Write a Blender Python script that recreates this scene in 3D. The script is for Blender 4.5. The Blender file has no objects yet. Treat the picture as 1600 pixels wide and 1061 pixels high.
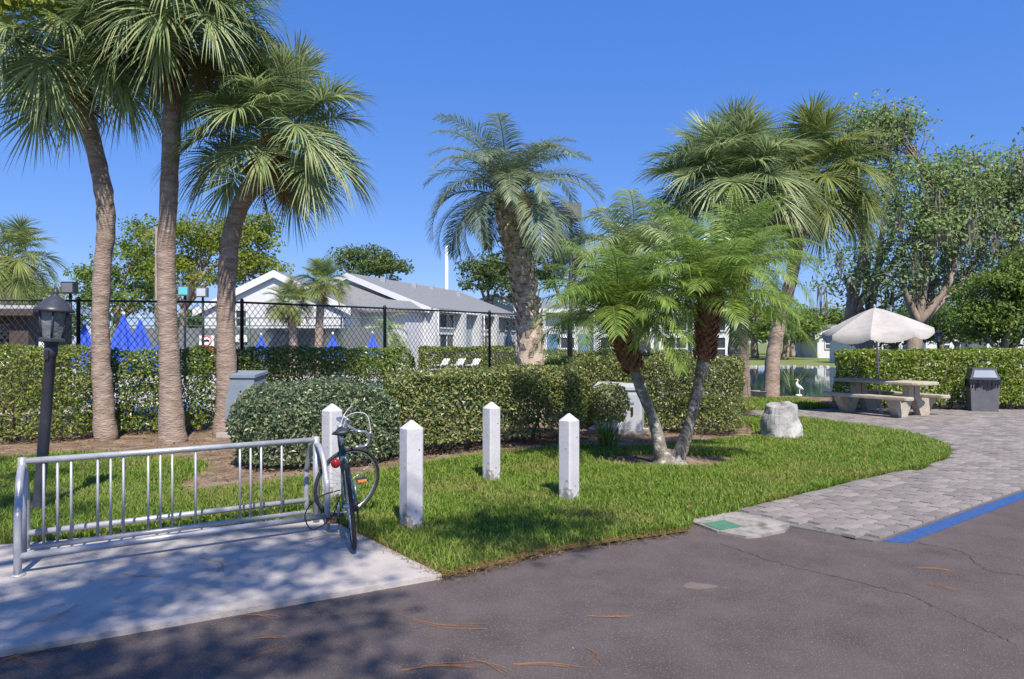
import bpy, math, random
import numpy as np
from mathutils import Vector, Matrix
R = math.radians
random.seed(7)
RNG = np.random.default_rng(7)
SC = bpy.context.scene
COL = SC.collection

# ------------------------------------------------------------------ camera
CAM_H = 1.65; F = 1067.0; HOR = 535.0
cd = bpy.data.cameras.new('camera'); cam = bpy.data.objects.new('camera', cd); COL.objects.link(cam)
cam.location = (0, 0, CAM_H); cam.rotation_euler = (R(90), 0, 0)
cd.sensor_width = 36; cd.lens = 36 * F / 1600; cd.shift_y = (HOR - 530.5) / 1600
cd.clip_end = 3000; cd.clip_start = .05
SC.camera = cam
# ------------------------------------------------------------------ light
SUN_EL, SUN_AZ = 52, 164          # azimuth clockwise from +Y
w = bpy.data.worlds.new('World'); SC.world = w; w.use_nodes = True
nt = w.node_tree; bg = nt.nodes['Background']
sky = nt.nodes.new('ShaderNodeTexSky'); sky.sky_type = 'NISHITA'; sky.sun_disc = False
sky.sun_elevation = R(SUN_EL); sky.sun_rotation = R(SUN_AZ)
sky.air_density = 1.0; sky.dust_density = 0.15; sky.ozone_density = 3.2; sky.altitude = 0
mxs = nt.nodes.new('ShaderNodeMixRGB'); mxs.inputs[0].default_value = .78; mxs.inputs[2].default_value = (.05, .50, 2.15, 1)   # deep clear blue
nt.links.new(sky.outputs[0], mxs.inputs[1]); nt.links.new(mxs.outputs[0], bg.inputs[0]); bg.inputs[1].default_value = 0.15
sd = bpy.data.lights.new('sun', 'SUN'); sun = bpy.data.objects.new('sun', sd); COL.objects.link(sun)
sd.energy = 3.3; sd.angle = R(.6); sd.color = (1, .925, .80)
_d = Vector((math.sin(R(SUN_AZ)) * math.cos(R(SUN_EL)), math.cos(R(SUN_AZ)) * math.cos(R(SUN_EL)), math.sin(R(SUN_EL))))
sun.rotation_euler = (-_d).to_track_quat('-Z', 'Y').to_euler()
SC.view_settings.view_transform = 'Standard'; SC.view_settings.look = 'None'
SC.view_settings.exposure = 1.05; SC.view_settings.gamma = 1
SC.render.engine = 'CYCLES'
SC.cycles.max_bounces = 8; SC.cycles.transparent_max_bounces = 8

# ------------------------------------------------------------------ helpers
def G(px, py):                       # ground point under a measured image position
    Y = CAM_H * F / (py - HOR); return ((px - 800) / F * Y, Y)
def XZ(px, py, Y): return ((px - 800) / F * Y, CAM_H - (py - HOR) / F * Y)

def tag(o, label=None, cat=None, group=None, kind=None):
    if label: o['label'] = label
    if cat: o['category'] = cat
    if group: o['group'] = group
    if kind: o['kind'] = kind
    return o
def thing(name, label, cat, loc=(0, 0, 0), rz=0, group=None):
    o = bpy.data.objects.new(name, None); COL.objects.link(o); o.empty_display_size = .1
    o.location = loc; o.rotation_euler = (0, 0, rz)
    return tag(o, label, cat, group)
def link(name, me, parent=None, mat=None):
    if mat is not None and len(me.materials) == 0: me.materials.append(mat)
    o = bpy.data.objects.new(name, me); COL.objects.link(o)
    if parent is not None: o.parent = parent
    return o
def copy_tree(o, parent=None):
    c = o.copy(); COL.objects.link(c); c.parent = parent
    for ch in list(o.children): copy_tree(ch, c)
    return c

class MB:
    """collects shapes for one mesh"""
    def __init__(s): s.v = []; s.f = []; s.n = 0; s.sm = []
    def add(s, V, Fc, smooth=False):
        V = np.asarray(V, float).reshape(-1, 3)
        s.v.append(V); s.f += [tuple(i + s.n for i in f) for f in Fc]; s.sm += [smooth] * len(Fc); s.n += len(V); return s
    def box(s, c, d, rz=0, M=None, taper=1.0):
        x, y, z = [k / 2 for k in d]
        V = np.array([(-x,-y,-z),(x,-y,-z),(x,y,-z),(-x,y,-z),(-x*taper,-y*taper,z),(x*taper,-y*taper,z),(x*taper,y*taper,z),(-x*taper,y*taper,z)])
        if M is not None: V = V @ np.array(M).T
        if rz:
            a, b = math.cos(rz), math.sin(rz); V = V @ np.array([(a,b,0),(-b,a,0),(0,0,1)])
        return s.add(V + np.array(c), [(0,3,2,1),(4,5,6,7),(0,1,5,4),(1,2,6,5),(2,3,7,6),(3,0,4,7)])
    def tube(s, pts, r, n=8, closed=False, cap=True, smooth=True):
        pts = np.asarray(pts, float); m = len(pts)
        r = np.broadcast_to(np.asarray(r, float), (m,)) if np.ndim(r) < 2 else r
        if closed: T = np.roll(pts, -1, 0) - np.roll(pts, 1, 0)
        else: T = np.gradient(pts, axis=0)
        T /= np.linalg.norm(T, axis=1)[:, None] + 1e-12
        up = np.array((0, 0, 1.)) if abs(T[0][2]) < .9 else np.array((1., 0, 0))
        a = np.linspace(0, 2 * math.pi, n, endpoint=False); V = []
        u = np.cross(up, T[0]); u /= np.linalg.norm(u)
        for i in range(m):
            u = u - T[i] * (u @ T[i]); u /= np.linalg.norm(u) + 1e-12
            b = np.cross(T[i], u)
            V.append(pts[i] + r[i] * (np.cos(a)[:, None] * u + np.sin(a)[:, None] * b))
        Fc = []
        for i in range(m if closed else m - 1):
            j = (i + 1) % m
            for k in range(n):
                Fc.append((i*n+k, i*n+(k+1)%n, j*n+(k+1)%n, j*n+k))
        if not closed and cap: Fc += [tuple(range(n))[::-1], tuple((m-1)*n + k for k in range(n))]
        return s.add(np.concatenate(V), Fc, smooth)
    def lathe(s, prof, c=(0, 0, 0), n=16, smooth=True, ph=0):
        a = np.linspace(0, 2 * math.pi, n, endpoint=False) + ph; V = []; Fc = []
        for r, z in prof: V.append(np.stack([r*np.cos(a), r*np.sin(a), np.full(n, z)], 1))
        for i in range(len(prof) - 1):
            for k in range(n): Fc.append((i*n+k, i*n+(k+1)%n, (i+1)*n+(k+1)%n, (i+1)*n+k))
        if prof[0][0] > 1e-4: Fc.append(tuple(range(n))[::-1])
        if prof[-1][0] > 1e-4: Fc.append(tuple((len(prof)-1)*n + k for k in range(n)))
        return s.add(np.concatenate(V) + np.array(c), Fc, smooth)
    def prism(s, poly, z0, z1):
        n = len(poly); V = [(p[0], p[1], z0) for p in poly] + [(p[0], p[1], z1) for p in poly]
        A = sum(poly[i][0]*poly[(i+1)%n][1] - poly[(i+1)%n][0]*poly[i][1] for i in range(n))
        Fc = [tuple(range(n, 2*n)), tuple(range(n))[::-1]] + [(i, (i+1)%n, n+(i+1)%n, n+i) for i in range(n)]
        if A < 0: Fc = [f[::-1] for f in Fc]
        return s.add(V, Fc)
    def mesh(s, name='m'):
        me = bpy.data.meshes.new(name)
        V = np.concatenate(s.v) if s.v else np.zeros((0, 3))
        me.from_pydata(V.tolist(), [], s.f)
        me.polygons.foreach_set('use_smooth', s.sm); me.update(); return me
    def build(s, name, mat, parent=None): return link(name, s.mesh(name), parent, mat)

def np_mesh(name, V, Fc, smooth=False):        # fast mesh from arrays, all faces with the same corner count
    me = bpy.data.meshes.new(name); k = Fc.shape[1]
    me.vertices.add(len(V)); me.vertices.foreach_set('co', V.astype(np.float32).ravel())
    me.loops.add(Fc.size); me.loops.foreach_set('vertex_index', Fc.astype(np.int32).ravel())
    me.polygons.add(len(Fc)); me.polygons.foreach_set('loop_start', np.arange(0, Fc.size, k, dtype=np.int32))
    me.polygons.foreach_set('use_smooth', np.full(len(Fc), smooth)); me.update(calc_edges=True); return me
def nrm(a): return a / (np.linalg.norm(a, axis=-1, keepdims=True) + 1e-9)
def leafmesh(name, P, N, size, aspect=2.0, jit=.7, fold=.3, rng=RNG):
    n = len(P); nn = nrm(N + jit * rng.normal(size=(n, 3)))
    t = nrm(np.cross(nn, rng.normal(size=(n, 3)))); b = np.cross(nn, t)
    L = (size * (.55 + .9*rng.beta(1.6, 2.2, n)))[:, None]; W = L / aspect / 2
    V = np.stack([P - t*L/2, P + b*W + nn*W*fold, P + t*L/2 - nn*W*.4, P - b*W + nn*W*fold], 1).reshape(-1, 3)
    o = np.arange(n)[:, None] * 4
    return np_mesh(name, V, np.concatenate([o + np.array([0, 3, 2]), o + np.array([0, 2, 1])], 0))
def wob(P, s=1.0, seed=0):
    r = np.random.default_rng(seed); out = np.zeros(len(P))
    for k in range(5):
        d = r.normal(size=3); f = s * (1.3 + k * .9); out += np.sin(P @ (d / np.linalg.norm(d)) * f + r.uniform(0, 6.3)) / (1 + .5 * k)
    return out / 2.2
def inpoly(P, poly):
    x, y = P[:, 0], P[:, 1]; c = np.zeros(len(P), bool); n = len(poly)
    for i in range(n):
        x0, y0 = poly[i]; x1, y1 = poly[(i+1) % n]
        if y0 == y1: continue
        k = (y0 > y) != (y1 > y); c ^= k & (x < (x1-x0)*(y-y0)/(y1-y0) + x0)
    return c
def spline(pts, n):                            # Catmull-Rom
    p = np.asarray(pts, float); p = np.vstack([2*p[0]-p[1], p, 2*p[-1]-p[-2]]); m = len(p) - 3; out = []
    for u in np.linspace(0, m - 1e-6, n):
        i = int(u); t = u - i; a, b, c, d = p[i:i+4]
        out.append(.5*((2*b) + (c-a)*t + (2*a-5*b+4*c-d)*t*t + (3*b-a-3*c+d)*t**3))
    return np.array(out)

# ------------------------------------------------------------------ materials
def newmat(name):
    m = bpy.data.materials.new(name); m.use_nodes = True; return m, m.node_tree, m.node_tree.nodes['Principled BSDF']
def ramp(nt, cols, pos=None):
    r = nt.nodes.new('ShaderNodeValToRGB'); e = r.color_ramp.elements
    n = len(cols); pos = pos or [i / max(1, n - 1) for i in range(n)]
    while len(e) < n: e.new(.5)
    for i in range(n): e[i].position = pos[i]; e[i].color = (*cols[i], 1)
    return r
def surf(name, cols, scale=8, rough=.7, bump=.0, bscale=None, detail=6, metal=0, spec=.4, pos=None, coord='Object', stretch=(1,1,1), extra=None):
    m, nt, b = newmat(name)
    tc = nt.nodes.new('ShaderNodeTexCoord'); mp = nt.nodes.new('ShaderNodeMapping'); mp.inputs['Scale'].default_value = stretch
    nt.links.new(tc.outputs[coord], mp.inputs[0])
    no = nt.nodes.new('ShaderNodeTexNoise'); no.inputs['Scale'].default_value = scale; no.inputs['Detail'].default_value = detail; no.inputs['Roughness'].default_value = .65
    nt.links.new(mp.outputs[0], no.inputs[0])
    r = ramp(nt, cols, pos or [.3 + .4 * i / max(1, len(cols) - 1) for i in range(len(cols))])
    nt.links.new(no.outputs[0], r.inputs[0]); col = r.outputs[0]
    if extra:                                    # (colour, scale, lo, hi): a second layer of stains
        c2, s2, lo, hi = extra
        n2 = nt.nodes.new('ShaderNodeTexNoise'); n2.inputs['Scale'].default_value = s2; n2.inputs['Detail'].default_value = 4
        nt.links.new(mp.outputs[0], n2.inputs[0])
        r2 = ramp(nt, [(0,0,0),(1,1,1)], [lo, hi]); nt.links.new(n2.outputs[0], r2.inputs[0])
        mx = nt.nodes.new('ShaderNodeMixRGB'); mx.inputs[2].default_value = (*c2, 1)
        nt.links.new(r2.outputs[0], mx.inputs[0]); nt.links.new(col, mx.inputs[1]); col = mx.outputs[0]
    nt.links.new(col, b.inputs['Base Color'])
    b.inputs['Roughness'].default_value = rough; b.inputs['Metallic'].default_value = metal; b.inputs['Specular IOR Level'].default_value = spec
    if bump:
        nb = nt.nodes.new('ShaderNodeTexNoise'); nb.inputs['Scale'].default_value = bscale or scale * 4; nb.inputs['Detail'].default_value = 5
        nt.links.new(mp.outputs[0], nb.inputs[0])
        bu = nt.nodes.new('ShaderNodeBump'); bu.inputs['Strength'].default_value = bump; bu.inputs['Distance'].default_value = .02
        nt.links.new(nb.outputs[0], bu.inputs['Height']); nt.links.new(bu.outputs[0], b.inputs['Normal'])
    return m
def leafmat(name, cols, trans=.3, rough=.45, spec=.5, pos=None):
    trans = min(.5, trans + .12)
    m, nt, b = newmat(name)
    g = nt.nodes.new('ShaderNodeNewGeometry'); r = ramp(nt, cols, pos); nt.links.new(g.outputs['Random Per Island'], r.inputs[0])
    nt.links.new(r.outputs[0], b.inputs['Base Color']); b.inputs['Roughness'].default_value = rough; b.inputs['Specular IOR Level'].default_value = spec
    t = nt.nodes.new('ShaderNodeBsdfTranslucent'); nt.links.new(r.outputs[0], t.inputs[0])
    mx = nt.nodes.new('ShaderNodeMixShader'); mx.inputs[0].default_value = trans
    nt.links.new(b.outputs[0], mx.inputs[1]); nt.links.new(t.outputs[0], mx.inputs[2])
    nt.links.new(mx.outputs[0], nt.nodes['Material Output'].inputs[0]); return m
M = {}
M['asphalt'] = surf('asphalt', [(0.094,0.074,0.071),(0.138,0.111,0.106),(0.181,0.148,0.144)], 2.2, .9, .9, 170, 15, pos=[.25,.5,.78], extra=((.24,.215,.205), 85, .57, .66), spec=.25)
M['crack'] = surf('crack_tar', [(.045,.038,.037),(.065,.055,.053)], 20, .9)
M['concrete'] = surf('pad_concrete', [(0.317,0.287,0.272),(0.421,0.382,0.358),(0.496,0.454,0.423)], 2.2, .85, .35, 70, 8, extra=((.33,.30,.27), 9, .58, .72))
M['slab'] = surf('stained_slab', [(.20,.18,.16),(.30,.275,.25),(.37,.345,.32)], 5, .9, .5, 60, 9, extra=((.15,.12,.10), 7, .52, .70))
M['paver'] = surf('paver_stone', [(0.193,0.172,0.163),(0.260,0.233,0.220),(0.323,0.290,0.277)], 2.6, .8, .5, 60, 8)
def pertone(m, lo, hi):                          # every stone fired a little lighter or darker
    nt = m.node_tree; b = nt.nodes['Principled BSDF']; src = b.inputs['Base Color'].links[0].from_socket
    oi = nt.nodes.new('ShaderNodeObjectInfo'); ge = nt.nodes.new('ShaderNodeNewGeometry'); ad = nt.nodes.new('ShaderNodeMath'); nt.links.new(oi.outputs['Random'], ad.inputs[0]); nt.links.new(ge.outputs['Random Per Island'], ad.inputs[1])
    fr = nt.nodes.new('ShaderNodeMath'); fr.operation = 'FRACT'; nt.links.new(ad.outputs[0], fr.inputs[0]); r = ramp(nt, [lo, hi]); nt.links.new(fr.outputs[0], r.inputs[0])
    mx = nt.nodes.new('ShaderNodeMixRGB'); mx.blend_type = 'MULTIPLY'; mx.inputs[0].default_value = 1; nt.links.new(src, mx.inputs[1]); nt.links.new(r.outputs[0], mx.inputs[2]); nt.links.new(mx.outputs[0], b.inputs['Base Color'])
pertone(M['paver'], (.74,.73,.73), (1.12,1.10,1.08))
M['joint'] = surf('paver_joint', [(.13,.12,.12),(.19,.175,.175)], 12, .95)
M['soil'] = surf('bed_soil', spec=.08, cols=[(.11,.075,.05),(.22,.16,.115),(.36,.28,.21)], scale=3.5, rough=.95, bump=.9, bscale=45, detail=9, extra=((.10,.055,.03), 26, .55, .66))
M['lawn'] = surf('lawn_soil', [(0.091,0.111,0.033),(0.130,0.156,0.046),(0.208,0.169,0.078)], 3, .95, .6, 60)
M['far_grass'] = surf('far_grass', [(.10,.15,.03),(.16,.20,.05),(.22,.22,.08)], .8, .95, .4, 30)
M['deck'] = surf('pool_deck', [(0.408,0.399,0.391),(0.484,0.476,0.468)], 2, .8, .1, 50)
M['blue_paint'] = surf('blue_line_paint', [(0.019,0.062,0.205),(0.028,0.087,0.260),(0.037,0.105,0.285)], 14, .75, .4, 120, extra=((.10,.09,.10), 24, .56, .70))
M['white_paint'] = surf('post_white_paint', [(0.510,0.500,0.530),(0.612,0.600,0.620)], 5, .5, .15, 30, extra=((.28,.26,.25), 13, .68, .73))
def footdirt(m, col, top):
    nt = m.node_tree; b = nt.nodes['Principled BSDF']; src = b.inputs['Base Color'].links[0].from_socket
    tc = nt.nodes.new('ShaderNodeTexCoord'); sp = nt.nodes.new('ShaderNodeSeparateXYZ'); nt.links.new(tc.outputs['Object'], sp.inputs[0])
    no = nt.nodes.new('ShaderNodeTexNoise'); no.inputs['Scale'].default_value = 22; no.inputs['Detail'].default_value = 6; nt.links.new(tc.outputs['Object'], no.inputs[0])
    mr = nt.nodes.new('ShaderNodeMapRange'); mr.inputs['From Min'].default_value = 0; mr.inputs['From Max'].default_value = top; mr.inputs['To Min'].default_value = .30; mr.inputs['To Max'].default_value = -.12
    nt.links.new(sp.outputs[2], mr.inputs[0]); ad = nt.nodes.new('ShaderNodeMath'); nt.links.new(mr.outputs[0], ad.inputs[0]); nt.links.new(no.outputs[0], ad.inputs[1])
    r = ramp(nt, [(0,0,0),(.85,.85,.85)], [.60, .68]); nt.links.new(ad.outputs[0], r.inputs[0]); mx = nt.nodes.new('ShaderNodeMixRGB'); mx.inputs[2].default_value = (*col, 1)
    nt.links.new(r.outputs[0], mx.inputs[0]); nt.links.new(src, mx.inputs[1]); nt.links.new(mx.outputs[0], b.inputs['Base Color'])
footdirt(M['white_paint'], (.24,.215,.19), .34)
M['galv'] = surf('galvanised_steel', [(0.317,0.326,0.352),(0.414,0.422,0.449),(0.484,0.493,0.510)], 9, .42, .05, 60, metal=.35)
M['black_metal'] = surf('black_metal', [(.018,.019,.023),(.035,.036,.042)], 12, .45)
M['post_metal'] = surf('lamp_post_metal', [(.035,.038,.052),(.055,.058,.075)], 9, .4)
M['glass'] = surf('lamp_glass', [(.09,.10,.115),(.19,.205,.225)], 14, .15, .6, 30, spec=.7)
M['sabal_bark'] = surf('sabal_bark', spec=.08, cols=[(0.181,0.136,0.110),(0.320,0.244,0.206),(0.474,0.373,0.321)], scale=5, rough=.95, bump=1.0, bscale=16, detail=8, stretch=(1,1,3.2), extra=((.42,.40,.36), 7, .62, .72))
M['boot'] = surf('palm_boots', spec=.08, cols=[(.13,.06,.03),(.25,.12,.06),(.33,.19,.10)], scale=9, rough=.95, bump=.6, bscale=40)
M['butia_boot'] = surf('butia_boots', spec=.08, cols=[(0.329,0.250,0.195),(0.516,0.414,0.329),(0.688,0.579,0.485)], scale=7, rough=.95, bump=.8, bscale=36)
M['date_bark'] = surf('date_palm_bark', spec=.08, cols=[(0.120,0.100,0.080),(0.216,0.188,0.160),(0.360,0.344,0.312)], scale=8, rough=.95, bump=.9, bscale=30, extra=((.5,.5,.46), 10, .58, .68))
M['date_fibre'] = surf('date_palm_fibre', spec=.08, cols=[(0.129,0.061,0.039),(0.248,0.121,0.072),(0.337,0.187,0.121)], scale=14, rough=.95, bump=.8, bscale=50, stretch=(1,1,.5))
M['bark'] = surf('oak_bark', spec=.08, cols=[(0.163,0.125,0.100),(0.275,0.225,0.175),(0.400,0.338,0.275)], scale=3, rough=.95, bump=.8, bscale=14, stretch=(1,1,.4))
M['twig'] = surf('hedge_twigs', spec=.08, cols=[(.10,.07,.045),(.18,.13,.09)], scale=10, rough=.95)
M['moss'] = leafmat('spanish_moss', [(0.188,0.169,0.138),(0.288,0.263,0.213),(0.375,0.338,0.288)], .25, .9, .1)
M['sabal'] = leafmat('sabal_leaf', [(0.137,0.205,0.093),(0.218,0.306,0.139),(0.326,0.408,0.186),(0.507,0.519,0.240)], .28, .42, .5)
M['sabal_pale'] = leafmat('sabal_leaf_pale', [(0.143,0.206,0.055),(0.221,0.289,0.083),(0.311,0.371,0.117),(0.403,0.413,0.151)], .32, .45, .45)  # yellow green leaf tones of the paler fan palms
M['dead_frond'] = leafmat('dead_frond', [(.20,.13,.06),(.30,.20,.10)], .25, .8, .2)
M['butia'] = leafmat('butia_leaf', [(0.157,0.218,0.133),(0.230,0.290,0.176),(0.315,0.375,0.230)], .25, .42, .5)
M['butia_pale'] = leafmat('pale_pindo_leaf', [(0.263,0.344,0.164),(0.373,0.459,0.213),(0.466,0.541,0.278)], .28, .45, .45)
M['date'] = leafmat('date_palm_leaf', [(0.123,0.216,0.036),(0.192,0.302,0.050),(0.274,0.382,0.079),(0.384,0.461,0.130)], .35, .36, .6)
M['hedge_dark'] = leafmat('hedge_leaf_glossy', [(0.065,0.118,0.025),(0.110,0.184,0.034),(0.200,0.283,0.050),(0.348,0.384,0.083)], .22, .33, .6)
M['hedge_light'] = leafmat('hedge_leaf_light', [(0.091,0.156,0.026),(0.169,0.247,0.039),(0.273,0.338,0.065),(0.390,0.351,0.104)], .28, .4, .5)  # light yellow green leaf tones of some hedges
M['hedge_silver'] = leafmat('hedge_leaf_silverthorn', [(0.063,0.099,0.029),(0.134,0.192,0.053),(0.236,0.277,0.079),(0.456,0.409,0.171)], .2, .38, .55)
M['hedge_grey'] = leafmat('hedge_leaf_grey', [(0.054,0.098,0.052),(0.109,0.167,0.086),(0.193,0.247,0.127),(0.362,0.380,0.218)], .2, .36, .6)
M['hedge_right'] = leafmat('hedge_leaf_viburnum', [(0.095,0.162,0.020),(0.176,0.257,0.027),(0.270,0.351,0.047),(0.405,0.446,0.081)], .25, .35, .55)
M['oak'] = leafmat('oak_leaf', [(0.071,0.120,0.037),(0.118,0.180,0.053),(0.189,0.247,0.074)], .3, .5, .4)
M['oak_light'] = leafmat('tree_leaf_light', [(0.106,0.185,0.033),(0.172,0.264,0.046),(0.264,0.330,0.066)], .35, .5, .4)  # lighter green leaf tones for some trees and small plants
M['oak_olive'] = leafmat('tree_leaf_olive', [(0.167,0.263,0.087),(0.249,0.352,0.123),(0.367,0.439,0.177)], .32, .5, .4)
M['pine'] = leafmat('pine_leaf', [(0.139,0.204,0.024),(0.227,0.288,0.036),(0.328,0.360,0.054)], .35, .5, .35)
M['grass'] = leafmat('grass_blade', [(0.098,0.191,0.024),(0.158,0.273,0.035),(0.235,0.355,0.048),(0.327,0.396,0.082),(0.431,0.369,0.150)], .35, .5, .35, pos=[0,.3,.65,.9,1])
def drypatch(m, col, sc, lo, hi):
    nt = m.node_tree; tc = nt.nodes.new('ShaderNodeTexCoord'); no = nt.nodes.new('ShaderNodeTexNoise'); no.inputs['Scale'].default_value = sc; no.inputs['Detail'].default_value = 5
    nt.links.new(tc.outputs['Object'], no.inputs[0]); r2 = ramp(nt, [(0,0,0),(.75,.75,.75)], [lo, hi]); nt.links.new(no.outputs[0], r2.inputs[0])
    src = [n for n in nt.nodes if n.type == 'VALTORGB'][0]
    mx = nt.nodes.new('ShaderNodeMixRGB'); mx.inputs[2].default_value = (*col, 1); nt.links.new(r2.outputs[0], mx.inputs[0]); nt.links.new(src.outputs[0], mx.inputs[1])
    for n in nt.nodes:
        if n.type == 'BSDF_PRINCIPLED': nt.links.new(mx.outputs[0], n.inputs['Base Color'])
        if n.type == 'BSDF_TRANSLUCENT': nt.links.new(mx.outputs[0], n.inputs[0])
drypatch(M['grass'], (.36,.33,.11), .9, .50, .72)
M['dry_grass'] = leafmat('dry_grass', [(.20,.11,.05),(.31,.20,.09),(.40,.29,.14)], .2, .8, .2)
M['needle'] = leafmat('pine_needle', [(0.360,0.156,0.060),(0.504,0.240,0.096)], .15, .7, .3)
M['wall_white'] = surf('white_stucco', [(0.554,0.564,0.594),(0.634,0.643,0.673)], 3, .9, .1, 40)
M['shade_blue'] = surf('wall_shade_blue', [(.30,.36,.44),(.36,.42,.50)], 3, .85)  # blue grey cast of shaded white wall, put into the colour
M['roof'] = surf('grey_shingle', [(.14,.145,.155),(.20,.205,.215),(.24,.245,.25)], 6, .95, .4, 30, stretch=(1,1,4))
M['trim'] = surf('white_trim', [(0.612,0.620,0.637),(0.680,0.680,0.697)], 6, .6)
M['pane'] = surf('window_pane', [(.03,.035,.045),(.07,.08,.10)], 2, .12, spec=.6)
M['screen'] = surf('tennis_windscreen', [(.12,.135,.14),(.17,.185,.19)], 1.5, .9)
M['green_metal'] = surf('green_rail', [(.05,.13,.09),(.08,.18,.12)], 8, .5)
M['door_blue'] = surf('blue_door', [(.10,.20,.36),(.13,.25,.42)], 4, .6)
M['brown_wood'] = surf('brown_wood', [(.06,.045,.04),(.11,.085,.075)], 7, .85, .3, 40)
M['umb_blue'] = surf('blue_canvas', [(0.037,0.092,0.533),(0.062,0.133,0.676)], 4, .8)
M['umb_white'] = surf('offwhite_canvas', [(0.352,0.326,0.308),(0.414,0.387,0.365),(0.466,0.440,0.418)], 4, .85, .15, 200)
M['table_conc'] = surf('table_concrete', [(.33,.29,.23),(.44,.39,.31),(.50,.45,.37)], 8, .9, .5, 90)
M['can'] = surf('can_plastic', [(.12,.12,.135),(.16,.16,.175)], 6, .5, .1, 80)
M['can_lid'] = surf('can_lid', [(.05,.06,.085),(.075,.085,.115)], 6, .3)
M['bag'] = surf('bin_bag', [(.012,.012,.014),(.03,.03,.034)], 14, .3, .5, 30)
M['cab_grey'] = surf('cabinet_grey', [(.19,.235,.30),(.24,.29,.36)], 3, .5, .05, 30)
M['cab_pale'] = surf('cabinet_pale', [(.42,.44,.48),(.50,.52,.56)], 3, .5, .05, 30)
M['rock'] = surf('limestone', spec=.08, cols=[(.20,.20,.21),(.38,.37,.36),(.56,.54,.51)], scale=3.2, rough=.95, bump=1.0, bscale=18, detail=10, stretch=(1,1,.7))
M['tyre'] = surf('tyre_rubber', [(.02,.02,.022),(.05,.048,.045)], 30, .85)
M['chrome'] = surf('bright_alloy', [(.55,.56,.58),(.68,.68,.70)], 20, .25, metal=.85)
M['teal'] = surf('teal_frame_paint', [(0.036,0.099,0.081),(0.054,0.126,0.099)], 18, .35)
M['red'] = surf('red_reflector', [(.55,.02,.02),(.7,.03,.03)], 20, .2)
M['orange'] = surf('orange_reflector', [(.75,.22,.05),(.85,.30,.08)], 20, .3)
M['white_plain'] = surf('white_enamel', [(.76,.76,.76),(.82,.82,.82)], 6, .4)
M['green_cover'] = surf('green_valve_cover', [(.06,.17,.11),(.10,.23,.15)], 18, .7, .5, 90)
M['sign_red'] = surf('sign_red', [(.6,.08,.08),(.7,.12,.12)], 9, .6)
M['fruit'] = leafmat('orange_spathe', [(.62,.17,.03),(.75,.26,.05)], .2, .6, .3)
M['flower'] = surf('yellow_petals', [(.8,.5,.03),(.9,.6,.05)], 9, .6)
M['tap'] = surf('teal_light', [(.08,.40,.42),(.15,.55,.55)], 9, .3)
def water(name, c, rough=.04, bump=.05, sc=6):
    m = surf(name, [c, tuple(k*1.2 for k in c)], 2, rough, bump, sc, spec=.6); return m
M['pond'] = water('pond_water', (.012,.04,.10), .03, .08, 2.5)
M['pool'] = water('pool_water', (.10,.48,.62))

# ------------------------------------------------------------------ setting
def sheet(name, poly, z, mat):
    me = bpy.data.meshes.new(name); me.from_pydata([(x, y, z) for x, y in poly], [], [tuple(range(len(poly)))]); me.update()
    if me.polygons[0].normal.z < 0: me.flip_normals()
    o = link(name, me, None, mat); o['kind'] = 'structure'; return o
sheet('ground', [(-700,-300),(700,-300),(700,1200),(-700,1200)], -.04, M['far_grass'])
asphalt = sheet('asphalt_road', [(-30,-12),(30,-12),(30,24),(-30,12)], 0, M['asphalt'])
LAWN = [G(690,905)] + [G(*p) for p in [(770,886),(850,866),(960,849),(1075,832),(1085,816),(1150,803),(1232,783),(1340,752),(1440,736),(1480,719),(1488,710),(1478,699),(1440,686),(1380,673),(1310,663),(1262,657),(1172,653)]] + [(4.9,15.2),(1,14),(-3,14.5),(-6,12.2),(-20,11.5),(-20,1.2),(-9,4.2),(-4.09,5.45),(-1.71,6.29)]
sheet('lawn', LAWN, .015, M['lawn'])
BEDS = [[(-20,10.6),(-9,9.4)] + [G(*p) for p in [(20,722),(110,714),(240,716),(318,728),(300,748),(262,766),(290,778),(400,768),(470,752),(560,750),(640,733),(760,716),(905,702),(960,706)]] + [(2.4,11.4),(1.6,14),(-3,14.5),(-6,13.0),(-20,12.2)],
        [(2.13 + 1.0*math.cos(a)*(1+.15*math.sin(3*a)) , 9.3 + .62*math.sin(a)*(1+.1*math.cos(2*a))) for a in np.linspace(0, 6.28, 22)[:-1]],
        [G(*p) for p in [(960,706),(1060,698),(1190,684),(1182,672)]] + [(4.6,14.4),(1.6,14.6)]]
for b_, z in zip(BEDS, (.022, .030, .026)): sheet('soil_bed', b_, z, M['soil'])
sheet('soil_bed', [G(*p) for p in [(1165,636),(1235,631),(1290,630),(1300,622),(1230,619),(1165,620)]], .01, M['soil'])
PAD = [(-.49,4.76),(-1.71,6.29),(-4.09,5.45),(-9,3.72),(-9,.17),(-2.68,3.58)]
pad = MB().prism(PAD, -.02, .035).build('concrete_pad', M['concrete']); pad['kind'] = 'structure'
# strip of lawn and pool surroundings behind the right-hand path
sheet('back_lawn', [(4.4,15.6),(8.1,17.2),(8.1,19.6),(4.4,19.6)], .012, M['lawn'])
DECK = [(-30,13.2),(-8,12.9),(-5.1,13.35),(-2.8,15.6),(-.5,18.1),(4,23.3),(4,44),(-30,44)]
sheet('pool_deck', DECK, -.02, M['deck'])
sheet('pool_water', [(-9,15.5),(-5.5,15.2),(-2.5,18.2),(.4,22),(-2,30),(-9,29)], -.012, M['pool'])
sheet('pond_water', [(2,19.6),(6,19.2),(9,19.8),(14,21),(40,24),(60,40),(40,46),(16,46),(2,47),(-2,36)], -.03, M['pond'])

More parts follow.
